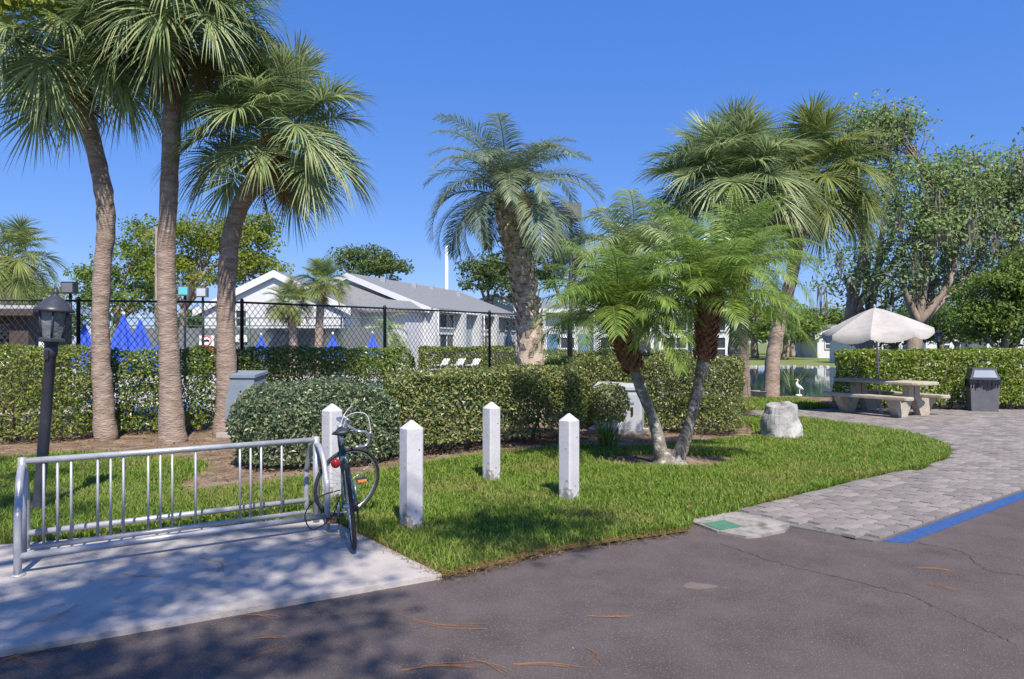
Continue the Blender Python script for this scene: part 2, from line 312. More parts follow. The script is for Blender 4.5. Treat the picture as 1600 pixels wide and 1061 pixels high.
# pavers: a curved walk of stone pieces laid in running bond
ud = np.array((.806,.592)); vd = np.array((-.592,.806))
WALK = [G(1150,804), G(1232,824), G(1365,848), (3.05,5.67), (5.53,7.48), (9.61,10.46), (15,14.4), (15,16.4), (8.2,16.4), G(1310,641), G(1175,643), G(1172,653)] + [G(*p) for p in [(1262,657),(1310,663),(1380,673),(1440,686),(1478,699),(1488,710),(1480,719),(1440,736),(1340,752),(1232,783)]]
walk = MB().prism(WALK, -.02, .018).build('paved_walk', M['joint']); walk['kind'] = 'structure'
pl, pw = .27, .128
pm = []
for k in range(4):
    mb = MB(); e = .004
    V = [(-pl/2+.005,-pw/2+.005,0),(pl/2-.005,-pw/2+.005,0),(pl/2-.005,pw/2-.005,0),(-pl/2+.005,pw/2-.005,0)]
    j = [random.uniform(-.0012,.0012) for _ in range(4)]
    T = [(x*(1-e/pl*2), y*(1-e/pw*2), .022 + j[i]) for i, (x, y, z) in enumerate(V)]
    mb.add(V + T, [(4,5,6,7),(0,1,5,4),(1,2,6,5),(2,3,7,6),(3,0,4,7)]); me = mb.mesh('paver'); me.materials.append(M['paver']); pm.append((me, np.array(V+T)))
cells = []
for r in range(-30, 110):
    for c in range(-30, 90):
        q = ud * ((c + (.5 if r % 2 else 0)) * pl) + vd * (r * pw) + np.array((2.5, 5.5))
        if q[1] < 17 and q[0] < 13.5: cells.append(q)
cells = np.array(cells)
keep = inpoly(cells, WALK) & inpoly(cells + ud*pl*.38, WALK) & inpoly(cells - ud*pl*.38, WALK)
cells = cells[keep]; cells = cells[np.argsort(cells[:, 1] + .25*np.abs(cells[:, 0]-3))]
ang = math.atan2(ud[1], ud[0])
for i, q in enumerate(cells[:300]):
    o = link('paver', pm[i % 4 if i % 7 else 2][0], walk); o.location = (q[0], q[1], .016 + random.uniform(-.003, .003)); o.rotation_euler = (random.uniform(-.012,.012), random.uniform(-.008,.008), ang)
mb = MB(); Rm = np.array([(ud[0],ud[1],0),(vd[0],vd[1],0),(0,0,1)])
for i, q in enumerate(cells[300:]):
    mb.add(pm[i*7 % 4][1] @ Rm + np.array((q[0], q[1], .016 + random.uniform(-.002,.002))), [(4,5,6,7),(0,1,5,4),(1,2,6,5),(2,3,7,6),(3,0,4,7)])
o = mb.build('far_pavers', M['paver'], walk); o['kind'] = 'stuff'
# blue line painted along the asphalt
MB().prism([(3.07,5.66),(5.54,7.465),(9.62,10.445),(9.69,10.345),(5.61,7.362),(3.25,5.61)], 0, .005).build('blue_line', M['blue_paint'])['kind'] = 'structure'
# cracks in the asphalt
def crack(pts, wd):
    P = spline([(*G(*p), 0) for p in pts], 40); P[1:-1, :2] += RNG.normal(scale=.012, size=(38, 2)); mb = MB(); V = []; T = nrm(np.gradient(P, axis=0)); S = np.stack([-T[:,1], T[:,0], T[:,2]*0], 1)
    wv = wd * RNG.uniform(.4, 1.2, 40)[:, None]
    V = np.concatenate([P + S*wv, P - S*wv]) + np.array((0,0,.004))
    mb.add(V, [(i, i+1, 41+i, 40+i) for i in range(39)]); mb.build('crack', M['crack'], asphalt)
crack([(1125,850),(1220,880),(1320,905),(1420,930)], .0035); crack([(1420,846),(1500,862),(1540,890),(1600,900)], .0035); crack([(1420,930),(1500,965),(1590,1010)], .0025)
def blot(px, py, rx, ry, mat, seed):
    c = G(px, py); rng = np.random.default_rng(seed); P = [(c[0] + rx*math.cos(a)*(1+.25*rng.normal()*.6), c[1] + ry*math.sin(a)*(1+.25*rng.normal()*.6)) for a in np.linspace(0, 6.283, 15)[:-1]]
    MB().prism(P, 0, .003).build('repair_patch', mat, asphalt)
M['patch_pale'] = surf('asphalt_repair', [(.145,.115,.10),(.185,.15,.13)], 12, .95, .6, 90)
blot(1090, 916, .11, .055, M['patch_pale'], 3)
# utility slab with green cover
us = thing('valve_slab', 'small pale concrete slab with green valve cover at end of the paved walk', 'utility slab', (*G(1152,822), 0))
o0 = np.array(G(1152,822)); lp = [tuple(np.array(G(*p)) - o0) for p in [(1074,816),(1090,809),(1150,803),(1200,812),(1236,823),(1226,832),(1190,840),(1166,842),(1120,833)]]
MB().prism(lp, -.02, .022).build('slab', M['slab'], us)
lp = [tuple(np.array(G(*p)) - o0) for p in [(1098,822),(1132,817),(1160,827),(1126,833)]]
MB().prism(lp, .01, .027).build('cover', M['green_cover'], us)

# grass blades
def grass(name, poly, excl, dens, hgt, wid, mat, ymax=30, clip=None):
    P = np.array(poly); lo, hi = P.min(0), P.max(0); lo = np.maximum(lo, (-9.5, 0)); hi = np.minimum(hi, (9, ymax))
    n = int((hi-lo).prod() * dens); Q = RNG.uniform(lo, hi, (n, 2)); k = inpoly(Q, poly)
    for e in excl: k &= ~inpoly(Q + RNG.normal(scale=.06, size=Q.shape), e)
    k &= np.abs(Q[:, 0]) < .82 * Q[:, 1] + .3
    Q = Q[k]; k = RNG.uniform(size=len(Q)) < np.clip(8.5 / Q[:, 1], .35, 1)**1.2; Q = Q[k]
    Q3 = np.column_stack([Q, np.zeros(len(Q))])
    clump = wob(Q3, 2.2, 3); bald = wob(Q3, 1.1, 9); k = (RNG.uniform(size=len(Q)) > (bald - .75) * 1.5); Q, clump = Q[k], clump[k]; n = len(Q)
    h = hgt * RNG.uniform(.55, 1.25, n) * (1 + .22*clump); a = RNG.uniform(0, 6.283, n); bend = h * RNG.uniform(.2, 1.1, n)
    D = np.column_stack([np.cos(a), np.sin(a), np.zeros(n)]); S = np.column_stack([-D[:,1], D[:,0], np.zeros(n)])
    wv = (wid * RNG.uniform(.7, 1.3, n) * np.clip(Q[:, 1] / 7, .8, 1.8))[:, None]
    B = np.column_stack([Q, np.full(n, .012)]); Mi = B + D * bend[:, None] * .35 + np.array((0,0,1)) * (h*.65)[:, None]; T = B + D * bend[:, None] + np.array((0,0,1)) * (h * .95)[:, None]
    V = np.stack([B - S*wv, B + S*wv, Mi + S*wv*.8, Mi - S*wv*.8, T], 1).reshape(-1, 3); o = np.arange(n)[:, None] * 5
    Fc = np.concatenate([o + np.array(t) for t in ((0,1,2),(0,2,3),(3,2,4))], 0)
    return tag(link(name, np_mesh(name, V, Fc), None, mat), kind='stuff')
g = grass('lawn_grass', LAWN, [BEDS[0], BEDS[1], BEDS[2], PAD], 4200, .085, .0055, M['grass'], 15)
tag(g, 'short bright green lawn grass round the posts and rock', 'grass')
g = grass('lawn_grass', [(4.4,15.6),(8.1,17.2),(8.1,19.6),(4.4,19.6)], [], 2500, .10, .006, M['grass'], 20)
tag(g, 'strip of lawn between the path and the pond', 'grass')
edge = [G(690,905)] + [G(*p) for p in [(770,886),(850,866),(960,849),(1075,832)]]
def strawband(path, wd, n, name, label):
    P = np.array(path); i = RNG.integers(0, len(P)-1, n); t = RNG.uniform(size=n)[:, None]; Q = P[i]*(1-t) + P[i+1]*t
    Q = Q + RNG.normal(scale=wd, size=(n, 2)); a = RNG.uniform(0, 6.28, n); L = RNG.uniform(.02, .08, n)
    B = np.column_stack([Q, RNG.uniform(.02,.05,n)]); D = np.column_stack([np.cos(a)*L, np.sin(a)*L, RNG.uniform(-.01,.02,n)]); S = np.column_stack([-np.sin(a), np.cos(a), a*0]) * .0025
    V = np.stack([B-S, B+S, B+D], 1).reshape(-1, 3)
    return tag(link(name, np_mesh(name, V, np.arange(n*3).reshape(-1, 3)), None, M['dry_grass']), label, 'thatch', kind='stuff')
strawband([G(690,905), G(600,855), G(520,818)], .045, 1500, 'dry_thatch', 'rusty dry needles along the pad edge')
strawband([tuple(np.array(p)) for p in edge], .05, 2600, 'dry_thatch', 'dry straw along the asphalt edge of the lawn')
strawband([G(0,830), G(200,800), G(420,790)], .25, 1600, 'dry_thatch', 'dry needles in the grass behind the bike rack')
n = 2600; Q = np.column_stack([RNG.uniform(-8,5,n), RNG.uniform(7.5,13.5,n)]); k = np.zeros(n, bool)
for b_ in BEDS: k |= inpoly(Q, b_)
Q = Q[k]; Q = np.column_stack([Q, np.full(len(Q), .038)])
lm = leafmesh('leaf_litter', Q, np.tile((0,0,1.), (len(Q),1)), .05, 1.6, .35)
tag(link('leaf_litter', lm, None, M['dry_grass']), 'fallen brown leaves scattered over the planting bed', 'leaf litter', kind='stuff')
Qf = np.column_stack([RNG.uniform(-4,7,260), RNG.uniform(5,11,260)]); Qf = Qf[inpoly(Qf, LAWN)]; lm = leafmesh('lawn_leaves', np.column_stack([Qf, np.full(len(Qf), .085)]), np.tile((0,0,1.), (len(Qf),1)), .05, 1.6, .35)
tag(link('fallen_leaves', lm, None, M['dry_grass']), 'few brown leaves fallen on the lawn', 'leaf litter', kind='stuff')
n = 380; Q = np.column_stack([RNG.uniform(-4,6,n), RNG.uniform(2.6,6.5,n)]); Q = Q[~inpoly(Q, LAWN) & ~inpoly(Q, PAD) & ~inpoly(Q, WALK)]
lm = leafmesh('grit', np.column_stack([Q, np.full(len(Q), .005)]), np.tile((0,0,1.), (len(Q),1)), .007, 1.3, .3)
tag(link('asphalt_grit', lm, None, M['concrete']), 'pale specks of grit strewn over the asphalt', 'grit', kind='stuff')

# ------------------------------------------------------------------ hedges
def hedge(name, label, path, wd, ht, n, size, mat, z0=.12, depth=.28, amp=.07, seed=1, rnd=.25, hf=None, thin=None, group=None, stems=True, aspect=1.9):
    rng = np.random.default_rng(seed); P = np.array(path, float); base = P.mean(0); P = P - base
    t = thing(name, label, 'hedge', (base[0], base[1], 0), 0, group)
    lo, hi = P.min(0) - wd*.75, P.max(0) + wd*.75; got = []; gn = []; cnt = 0
    while cnt < n:
        m = 400000; Q = np.column_stack([rng.uniform(lo, hi, (m, 2)), rng.uniform(z0, ht*1.12, m)])
        best = np.full(m, 1e9); near = np.zeros((m, 2))
        for a, b in zip(P[:-1], P[1:]):
            d = b - a; u = np.clip(((Q[:, :2]-a) @ d) / (d @ d), 0, 1); c = a + u[:, None]*d; dd = np.linalg.norm(Q[:, :2]-c, axis=1)
            k = dd < best; best[k] = dd[k]; near[k] = c[k]
        hh = ht if hf is None else hf(Q[:, 0] + base[0], Q[:, 1] + base[1])
        q1 = best - (wd/2 - rnd); q2 = Q[:, 2] - (hh - rnd)
        sdf = np.minimum(np.maximum(q1, q2), 0) + np.hypot(np.maximum(q1, 0), np.maximum(q2, 0)) - rnd + amp * wob(Q, 2.6, seed) + amp*.5*wob(Q, 7, seed+5)
        k = (sdf < 0) & (sdf > -depth) & (rng.uniform(size=m) < np.exp(sdf / (depth*.45)))
        if thin is not None: k &= rng.uniform(size=m) < thin(Q)
        nv = np.column_stack([(Q[:, :2]-near) / (best[:, None]+1e-6) * np.where(q1 > q2 - .05, 1, .15)[:, None], np.where(q2 > q1 - .1, 1., .25)])
        got.append(Q[k]); gn.append(nv[k]); cnt += k.sum()
        if cnt == 0: break
    Q = np.concatenate(got)[:n]; N = nrm(np.concatenate(gn)[:n])
    tag(link('foliage', leafmesh('foliage', Q, N, size, aspect, .75, .3, rng), t, mat), kind='stuff')
    if stems:
        mb = MB(); L = np.linalg.norm(np.diff(P, axis=0), axis=1).sum(); ns = int(L * 9)
        for i in range(ns):
            j = rng.integers(0, len(P)-1); u = rng.uniform(); b = P[j]*(1-u) + P[j+1]*u + rng.normal(scale=wd*.16, size=2)
            e = b + rng.normal(scale=.22, size=2); m_ = (b+e)/2 + rng.normal(scale=.05, size=2); h = ht * rng.uniform(.55, .85)
            mb.tube([(b[0],b[1],-.03),(m_[0],m_[1],h*.5),(e[0],e[1],h)], [.014,.010,.004], 4, cap=False)
        mb.build('stems', M['twig'], t)['kind'] = 'stuff'
    return t
hedge('hedge', 'light green hedge at far left behind the leaning lamp post', [(-11.5,10.2),(-9,10.9),(-7.55,11.45)], 1.0, 1.58, 24000, .062, M['hedge_light'], seed=2)
hedge('hedge', 'dark leggy hedge behind the three leaning palms, pool showing through', [(-7.1,12.15),(-5.3,12.62),(-2.55,15.1)], .75, 1.52, 25000, .068, M['hedge_dark'], seed=3, depth=.36, thin=lambda Q: np.where(Q[:,2] > 1.1, 1, .62 + .35*wob(Q, 3.2, 77)))
hedge('shrub', 'rounded grey green shrub mound behind the bike rack and bicycle', [(-2.9,9.25),(-2.3,9.55)], 1.6, 1.08, 21000, .058, M['hedge_grey'], seed=4, rnd=.5, amp=.09, depth=.34, thin=lambda Q: np.clip(1 - .75*np.clip(wob(Q, 4.5, 91) - .3, 0, 1), .06, 1))
hedge('hedge', 'long flat topped grey green hedge behind the white posts', [(-1.3,10.3),(-.2,11.05),(.60,11.65)], 1.25, 1.24, 30000, .06, M['hedge_silver'], seed=14, rnd=.17, amp=.085, z0=.2, depth=.36, thin=lambda Q: np.clip(np.where(Q[:,2] > .6, 1, .62) - .8*np.clip(wob(Q, 4.5, 93) - .3, 0, 1), .05, 1))
hedge('hedge', 'square grey green hedge behind the double trunk date palm', [(1.75,13.8),(2.6,13.1),(3.55,12.45)], 1.35, 1.40, 36000, .054, M['hedge_silver'], seed=5, rnd=.2, amp=.08, thin=lambda Q: np.clip(1 - .8*np.clip(wob(Q, 4.5, 92) - .35, 0, 1), .06, 1))
hedge('hedge', 'long clipped bright green hedge behind the picnic table and bin', [(8.9,17.5),(12,17.3),(18,17.0)], 1.2, 1.47, 42000, .085, M['hedge_right'], seed=6, rnd=.16, amp=.05)
hedge('shrub', 'small round shrub in front of the pale utility cabinet', [(1.62,11.75),(1.66,11.78)], .62, .92, 3200, .055, M['hedge_silver'], seed=7, rnd=.3, z0=.3)
hedge('shrub', 'dark low round shrub beyond the fence right of the central palm', [(1.3,17.2),(2.3,17.4)], 1.2, 1.28, 6500, .09, M['hedge_dark'], seed=8, rnd=.4)
hedge('hedge', 'clipped yellow green hedge below the porch windows of the apartment', [(-5.2,43.5),(-.6,46)], 1.6, 1.35, 5000, .2, M['hedge_light'], seed=9, z0=0, stems=False)
hedge('hedge', 'low hedge along the front of the farther apartment block', [(1,30),(7.5,31)], 1.4, 1.3, 5000, .15, M['hedge_light'], seed=10, z0=0, stems=False)

# ------------------------------------------------------------------ palms
def strip3(P, W, S, U, foldk, VL, FL, off):      # V-folded leaflet
    m = len(P); V = np.stack([P - S*W[:, None] + U*W[:, None]*foldk, P, P + S*W[:, None] + U*W[:, None]*foldk], 1).reshape(-1, 3)
    for i in range(m-1):
        a = off + i*3; FL += [(a, a+1, a+4, a+3), (a+1, a+2, a+5, a+4)]
    VL.append(V); return off + m*3
def fan_frond(elev, seed, pet=.85, Rl=1.05, n=72, mat=None):
    rng = np.random.default_rng(seed); e = R(elev); ce = max(0, math.cos(e)); droop = R(4 + 13*ce)
    s = np.linspace(0, 1, 7); ang = e - droop*s**1.5
    step = pet/6; P = np.zeros((7, 3)); 
    for i in range(1, 7): P[i] = P[i-1] + step*np.array((math.cos(ang[i]), 0, math.sin(ang[i])))
    mb = MB(); mb.tube(P, np.linspace(.024, .010, 7), 4, cap=False)
    VL = []; FL = []; off = 0; h = P[-1]; e2 = ang[-1]
    for i in range(n):
        a = R(-150 + 300*i/(n-1)) + rng.normal()*.03; ca = 1 - abs(a)/R(150)
        u = np.linspace(0, 1, 3); cb = .42*Rl*ca                        # costa
        ec = e2 - R(8 + 32*ce)*ca; b = h + cb*np.array((math.cos((e2+ec)/2), 0, math.sin((e2+ec)/2)))
        m = np.array((math.cos(ec), 0, math.sin(ec))); up = np.array((-math.sin(ec), 0, math.cos(ec)))
        d = math.cos(a)*m + math.sin(a)*np.array((0, 1, 0)) + up*(.30*abs(math.sin(a)) + rng.normal()*.05); d /= np.linalg.norm(d)
        L = Rl*(.62 + .30*math.cos(a*.6))*rng.uniform(.9, 1.1)*(1 - .25*ca)
        t = np.linspace(0, 1, 6); dr = rng.uniform(.08, .62)*(.35 + .65*ce)
        Q = b + d*(t*L)[:, None] - np.array((0,0,1))*(dr*L*t**2.6)[:, None]
        T = nrm(np.gradient(Q, axis=0)); S = nrm(np.cross(T, up + .001)); U = np.cross(S, T)
        W = .0145*Rl*np.array((.5, .95, 1.0, .75, .42, .04))
        off = strip3(Q, W, S, U, .55, VL, FL, off)
    mb.add(np.concatenate(VL), FL); me = mb.mesh('frond'); me.materials.append(mat); return me
def pin_frond(elev, seed, L=1.9, curve=95, np_=46, lf=.5, vee=.5, fd=.35, wd=.016, mat=None, tipdroop=.3, rr=.016):
    rng = np.random.default_rng(seed); m = 18; s = np.linspace(0, 1, m); ang = R(elev) - R(curve)*s**1.25*(.55 + .45*math.cos(R(elev)*.8))
    P = np.zeros((m, 3)); 
    for i in range(1, m): P[i] = P[i-1] + L/(m-1)*np.array((math.cos(ang[i]), 0, math.sin(ang[i])))
    P[:, 1] += .06*L*rng.normal()*s**2
    mb = MB(); mb.tube(P, np.linspace(rr, rr*.2, m), 4, cap=False); VL = []; FL = []; off = 0
    for i in range(np_):
        sv = .14 + .86*(i/(np_-1)); b = np.array([np.interp(sv, s, P[:, k]) for k in range(3)]); a = np.interp(sv, s, ang)
        T0 = np.array((math.cos(a), 0, math.sin(a))); U0 = np.array((-math.sin(a), 0, math.cos(a)))
        ln = lf*(math.sin(math.pi*min(1, .18 + .82*sv)**.8)*.75 + .28)*rng.uniform(.88, 1.1)
        for sd_ in (-1, 1):
            d = np.array((0, sd_, 0)) * 1.0 + T0*(fd + .55*sv + rng.normal()*.08) + U0*(vee + rng.normal()*.10); d /= np.linalg.norm(d)
            t = np.array((0, .3, .65, 1.)); Q = b + d*(t*ln)[:, None] - np.array((0,0,1))*((tipdroop*rng.uniform(.6,1.4))*ln*t**2)[:, None]
            T = nrm(np.gradient(Q, axis=0)); S = nrm(np.cross(T, U0)); W = wd*np.array((.5, 1, .8, .06))
            V = np.stack([Q - S*W[:, None], Q + S*W[:, None]], 1).reshape(-1, 3); VL.append(V)
            FL += [(off+2*k, off+2*k+1, off+2*k+3, off+2*k+2) for k in range(3)]; off += 8
    mb.add(np.concatenate(VL), FL); me = mb.mesh('frond'); me.materials.append(mat); return me
ELEV = [82, 62, 42, 22, 2, -20, -45]
def family(fn, mat, **k): return {e: [fn(e, 100*i + e + 200, mat=mat, **k) for i in range(2)] for e in ELEV}
FAN = family(fan_frond, M['sabal']); FANL = family(fan_frond, M['sabal_pale'])
DEADF = [fan_frond(-45, 5, mat=M['dead_frond'], Rl=.7), fan_frond(-20, 6, mat=M['dead_frond'], Rl=.65)]
BUT = family(pin_frond, M['butia'], L=1.95, curve=125, np_=66, lf=.52, vee=.45, wd=.0095, tipdroop=.42)
BUTP = family(pin_frond, M['butia_pale'], L=1.6, curve=125, np_=56, lf=.6, vee=.4, wd=.011, tipdroop=.5)
DATE = family(pin_frond, M['date'], L=1.15, curve=88, np_=52, lf=.33, vee=.28, wd=.0062, tipdroop=.5, rr=.010)
def crown(t, top, fam, nf, scale=1, lo=-45, hi=85, seed=1, dead=0, out=.10, bias=None):
    rng = random.Random(seed); az = rng.uniform(0, 6.28)
    for i in range(nf):
        u = (i + .5)/nf; el = hi + (lo - hi)*u**.85 + rng.uniform(-8, 8); az += 2.39996 + rng.uniform(-.25, .25)
        k = min(ELEV, key=lambda e: abs(e-el)); o = link('frond', rng.choice(fam[k]), t)
        o.location = (top[0] + out*math.cos(az), top[1] + out*math.sin(az), top[2] - .28*u*scale)
        o.rotation_euler = (rng.uniform(-.25,.25), R(k-el), az); sc = scale*rng.uniform(.86, 1.12); o.scale = (sc, sc, sc)
    for i in range(dead):
        o = link('dead_frond', DEADF[i % 2], t); a = rng.uniform(0, 6.28); o.location = (top[0], top[1], top[2]-.35); o.rotation_euler = (0, rng.uniform(.1,.5), a); o.scale = (scale*.8,)*3
def trunk(t, pts, radii, mat, n=48, seg=14, rough=.06, rings=0, seed=1, name='trunk'):
    P = spline(pts, n); r = np.interp(np.linspace(0, 1, n), np.linspace(0, 1, len(radii)), radii); mb = MB(); rng = np.random.default_rng(seed)
    mb.tube(P, r, seg); V = mb.v[0]; c = np.repeat(P, seg, 0); d = V - c
    k = 1 + rough*(wob(V*3, 3, seed) + .5*rng.normal(size=len(V))*.5)
    if rings: k *= np.repeat(1 + .012*np.sign(np.sin(np.arange(n)*1.9)) + .03*rng.normal(size=n), seg)
    mb.v[0] = c + d*k[:, None]; mb.build(name, mat, t); return P
def boots(t, P, r0, r1, cnt, size, mat, name='leaf_bases', seed=1, flare=.6, kind='stuff', i0=0.0):
    rng = np.random.default_rng(seed); mb = MB(); a = 0; n = len(P)
    for i in range(cnt):
        u = i0 + (1-i0)*(i + .5)/cnt; x = u*(n-1); j = min(int(x), n-2); c = P[j] + (P[j+1]-P[j])*(x-j); T = nrm(P[j+1]-P[j]); a += 2.39996
        h = np.array((math.cos(a), math.sin(a), 0)); h = nrm(h - T*(h@T)); S = np.cross(T, h); r = r0 + (r1-r0)*u
        L = size*rng.uniform(.8, 1.25); wv = size*.55*rng.uniform(.85, 1.15); b = c + h*r*.88; tip = c + h*(r + size*.35*flare) + T*L*.75
        V = [b - S*wv - T*L*.3, b + S*wv - T*L*.3, tip + S*wv*.62 + h*.0, tip - S*wv*.62, b - S*wv*.5 + h*size*.30 - T*L*.15, b + S*wv*.5 + h*size*.30 - T*L*.15, tip + S*wv*.35 + h*size*.2, tip - S*wv*.35 + h*size*.2]
        mb.add(V, [(4,5,6,7),(0,1,5,4),(1,2,6,5),(2,3,7,6),(3,0,4,7)])
    o = mb.build(name, mat, t); o['kind'] = kind; return o
def local(base, pts): return [(x-base[0], y-base[1], z) for x, y, z in pts]
def pxpath(pts, Y, Yt=None):
    out = []; n = len(pts)
    for i, (a, b) in enumerate(pts):
        y = Y if Yt is None else Y + (Yt-Y)*i/(n-1); x, z = XZ(a, b, y); out.append((x, y, z))
    return out
def sabal(name, label, pts, Y, radii, fam, nf, sc, seed, Yt=None, lo=-45, bootn=40, dead=2, group='cabbage palms', cat='palm tree', hi=85):
    W = pxpath(pts, Y, Yt); base = W[0]; t = thing(name, label, cat, (base[0], base[1], 0), 0, group); Lp = local(base, W); Lp[0] = (Lp[0][0], Lp[0][1], -.05)
    P = trunk(t, Lp, radii, M['sabal_bark'], rings=1, seed=seed)
    n = len(P); boots(t, P[int(n*.84):], radii[-1]*1.0, radii[-1]*1.15, bootn, .16*sc**.5, M['boot'], seed=seed, name='leaf_bases')
    top = P[-1] + np.array((0, 0, .12)); crown(t, top, fam, nf, sc, lo, hi, seed, dead); return t
sabal('cabbage_palm', 'tall curved palm nearest the lamp post, trunk bowing left at top', [(166,692),(160,600),(157,520),(160,420),(166,340),(152,250),(127,160),(112,82)], 11.4, [.19,.148,.135,.13,.135,.135,.135,.125], FAN, 54, .90, 11, 11.2, lo=-24, dead=3)
sabal('cabbage_palm', 'tall straight middle palm with large crown touching top of photo', [(270,694),(266,600),(262,500),(260,400),(265,280),(271,150),(280,32)], 11.2, [.23,.165,.148,.138,.132,.132,.135], FAN, 62, .98, 12, 10.9, lo=-22, dead=4)
sabal('cabbage_palm', 'shorter dark palm leaning right behind the grey cabinet', [(350,682),(354,600),(353,500),(357,400),(370,335),(396,285),(432,222)], 11.95, [.19,.165,.15,.15,.155,.18], FAN, 50, .88, 13, 11.6, lo=-14, bootn=70, dead=4)
sabal('cabbage_palm', 'large dense dark crowned palm behind the date palms', [(1160,616),(1158,540),(1150,440),(1138,300)], 19.8, [.24,.2,.18,.2], FAN, 66, 1.25, 14, 18.5, lo=-2, bootn=40, dead=3)
sabal('cabbage_palm', 'yellow green palm between the dense palm and the mossy oaks', [(1205,623),(1210,540),(1235,440),(1262,285)], 20.2, [.24,.2,.18,.2], FANL, 56, 1.22, 15, 20.6, lo=-30, bootn=40, dead=3)
sabal('cabbage_palm', 'left of the two small palms in front of the white gable', [(459,560),(458,520),(452,478)], 34, [.24,.2,.2], FANL, 32, .72, 16, bootn=20, lo=-25)
sabal('cabbage_palm', 'taller right of the two small palms in front of the white gable', [(497,562),(499,510),(503,445)], 34.5, [.24,.2,.2], FANL, 34, .78, 17, bootn=20, lo=-25)
sabal('cabbage_palm', 'small palm at left edge of photo beyond the pool cabin', [(12,560),(10,480),(12,405)], 30, [.24,.2,.2], FANL, 34, 1.1, 18, bootn=20)
# central pindo palm
W = pxpath([(830,592),(829,540),(823,470),(812,410),(799,350),(795,300)], 13.6); base = W[0]
t = thing('pindo_palm', 'central silvery feather palm with thick knobbly trunk', 'palm tree', (base[0], base[1], 0)); Lp = local(base, W); Lp[0] = (Lp[0][0], Lp[0][1], -.05)
P = trunk(t, Lp, [.25,.25,.20,.23,.27,.22], M['butia_boot'], seed=21); boots(t, P, .24, .26, 210, .135, M['butia_boot'], seed=21, flare=.55, name='leaf_bases')
crown(t, P[-1], BUT, 44, .98, 2, 90, 21, 0, .12)
mb = MB(); tp = P[-1]
mb.tube(spline([(tp[0]+.10,tp[1]-.25,tp[2]-.10),(tp[0]+.30,tp[1]-.62,tp[2]-.30),(tp[0]+.36,tp[1]-.72,tp[2]-.80)], 9), [.02,.03,.05,.085,.10,.10,.08,.05,.01], 8); mb.build('orange_spathe', M['fruit'], t)
Q = P[int(len(P)*.66)] + RNG.normal(scale=(.26,.26,.32), size=(420,3)); Q2 = P[int(len(P)*.9)] + RNG.normal(scale=(.22,.22,.2), size=(420,3)); Q = np.concatenate([Q, Q2])
tag(link('fern_growth', leafmesh('fern', Q, np.tile((0,0,1.),(len(Q),1)), .14, 3.2, 1.0), t, M['oak_light']), kind='stuff')
# pale pindo palm behind the date palms
W = pxpath([(1004,590),(1000,500),(990,400)], 13.9); base = W[0]
t = thing('pindo_palm', 'pale feather palm behind the left date palm trunk', 'palm tree', (base[0], base[1], 0)); Lp = local(base, W); Lp[0] = (Lp[0][0], Lp[0][1], -.05)
P = trunk(t, Lp, [.2,.17,.18], M['butia_boot'], seed=22); boots(t, P, .17, .18, 120, .11, M['butia_boot'], seed=22, name='leaf_bases'); crown(t, P[-1], BUTP, 34, 1.05, 5, 88, 22, 0, .08)
# double pygmy date palm growing from one base
base = G(1046,728); t = thing('date_palm', 'V shaped double trunk date palm in the mulch ring', 'palm tree', (base[0], base[1], 0)); bx, by = base
def dp(pts, Yt, seed, nf, radii, fr, sc):
    Wp = pxpath(pts, by, Yt); Lp = local(base, Wp); Lp[0] = (Lp[0][0], Lp[0][1], -.05); P = trunk(t, Lp, radii, M['date_bark'], seed=seed, rough=.10)
    k = int(len(P)*fr); boots(t, P[k:], radii[-1]*.95, radii[-1]*1.2, 190, .075, M['date_fibre'], seed=seed, flare=1.3, name='fibrous_leaf_bases'); crown(t, P[-1] + np.array((0,0,.03)), DATE, nf, sc, 16, 90, seed, 0, .06)
dp([(1040,724),(1022,660),(1000,605),(985,560),(968,520),(964,476)], 9.1, 31, 38, [.11,.072,.066,.08,.125,.125], .50, 1.12)
dp([(1054,724),(1078,660),(1092,600),(1101,550),(1106,500),(1112,455)], 8.9, 32, 42, [.11,.072,.07,.095,.13,.12], .55, 1.18)
mb = MB(); mb.lathe([(.30,-.03),(.21,.06),(.14,.16),(.07,.22)], n=14); mb.v[0] *= 1 + .12*wob(mb.v[0]*4, 4, 5)[:, None]; mb.build('root_flare', M['date_bark'], t)
W = pxpath([(1140,600),(1150,500),(1163,402)], 13.9); base = W[0]
t = thing('date_palm', 'taller single date palm behind the square hedge', 'palm tree', (base[0], base[1], 0)); Lp = local(base, W); Lp[0] = (Lp[0][0], Lp[0][1], -.05)
P = trunk(t, Lp, [.13,.11,.13], M['date_bark'], seed=34); boots(t, P[24:], .12, .14, 120, .09, M['date_fibre'], seed=34, flare=1.2, name='fibrous_leaf_bases'); crown(t, P[-1], DATE, 34, 1.35, 5, 88, 34, 0, .06)
# yellowish feather palm near the far building
W = pxpath([(600,562),(600,520)], 38); base = W[0]; t = thing('feather_palm', 'small yellow green feather palm beside the white apartment wall', 'palm tree', (base[0], base[1], 0)); Lp = local(base, W); Lp[0] = (0,0,-.05)
P = trunk(t, Lp, [.15,.12], M['date_bark'], seed=33); crown(t, P[-1], BUTP, 30, 1.05, -30, 86, 33, 0, .05)

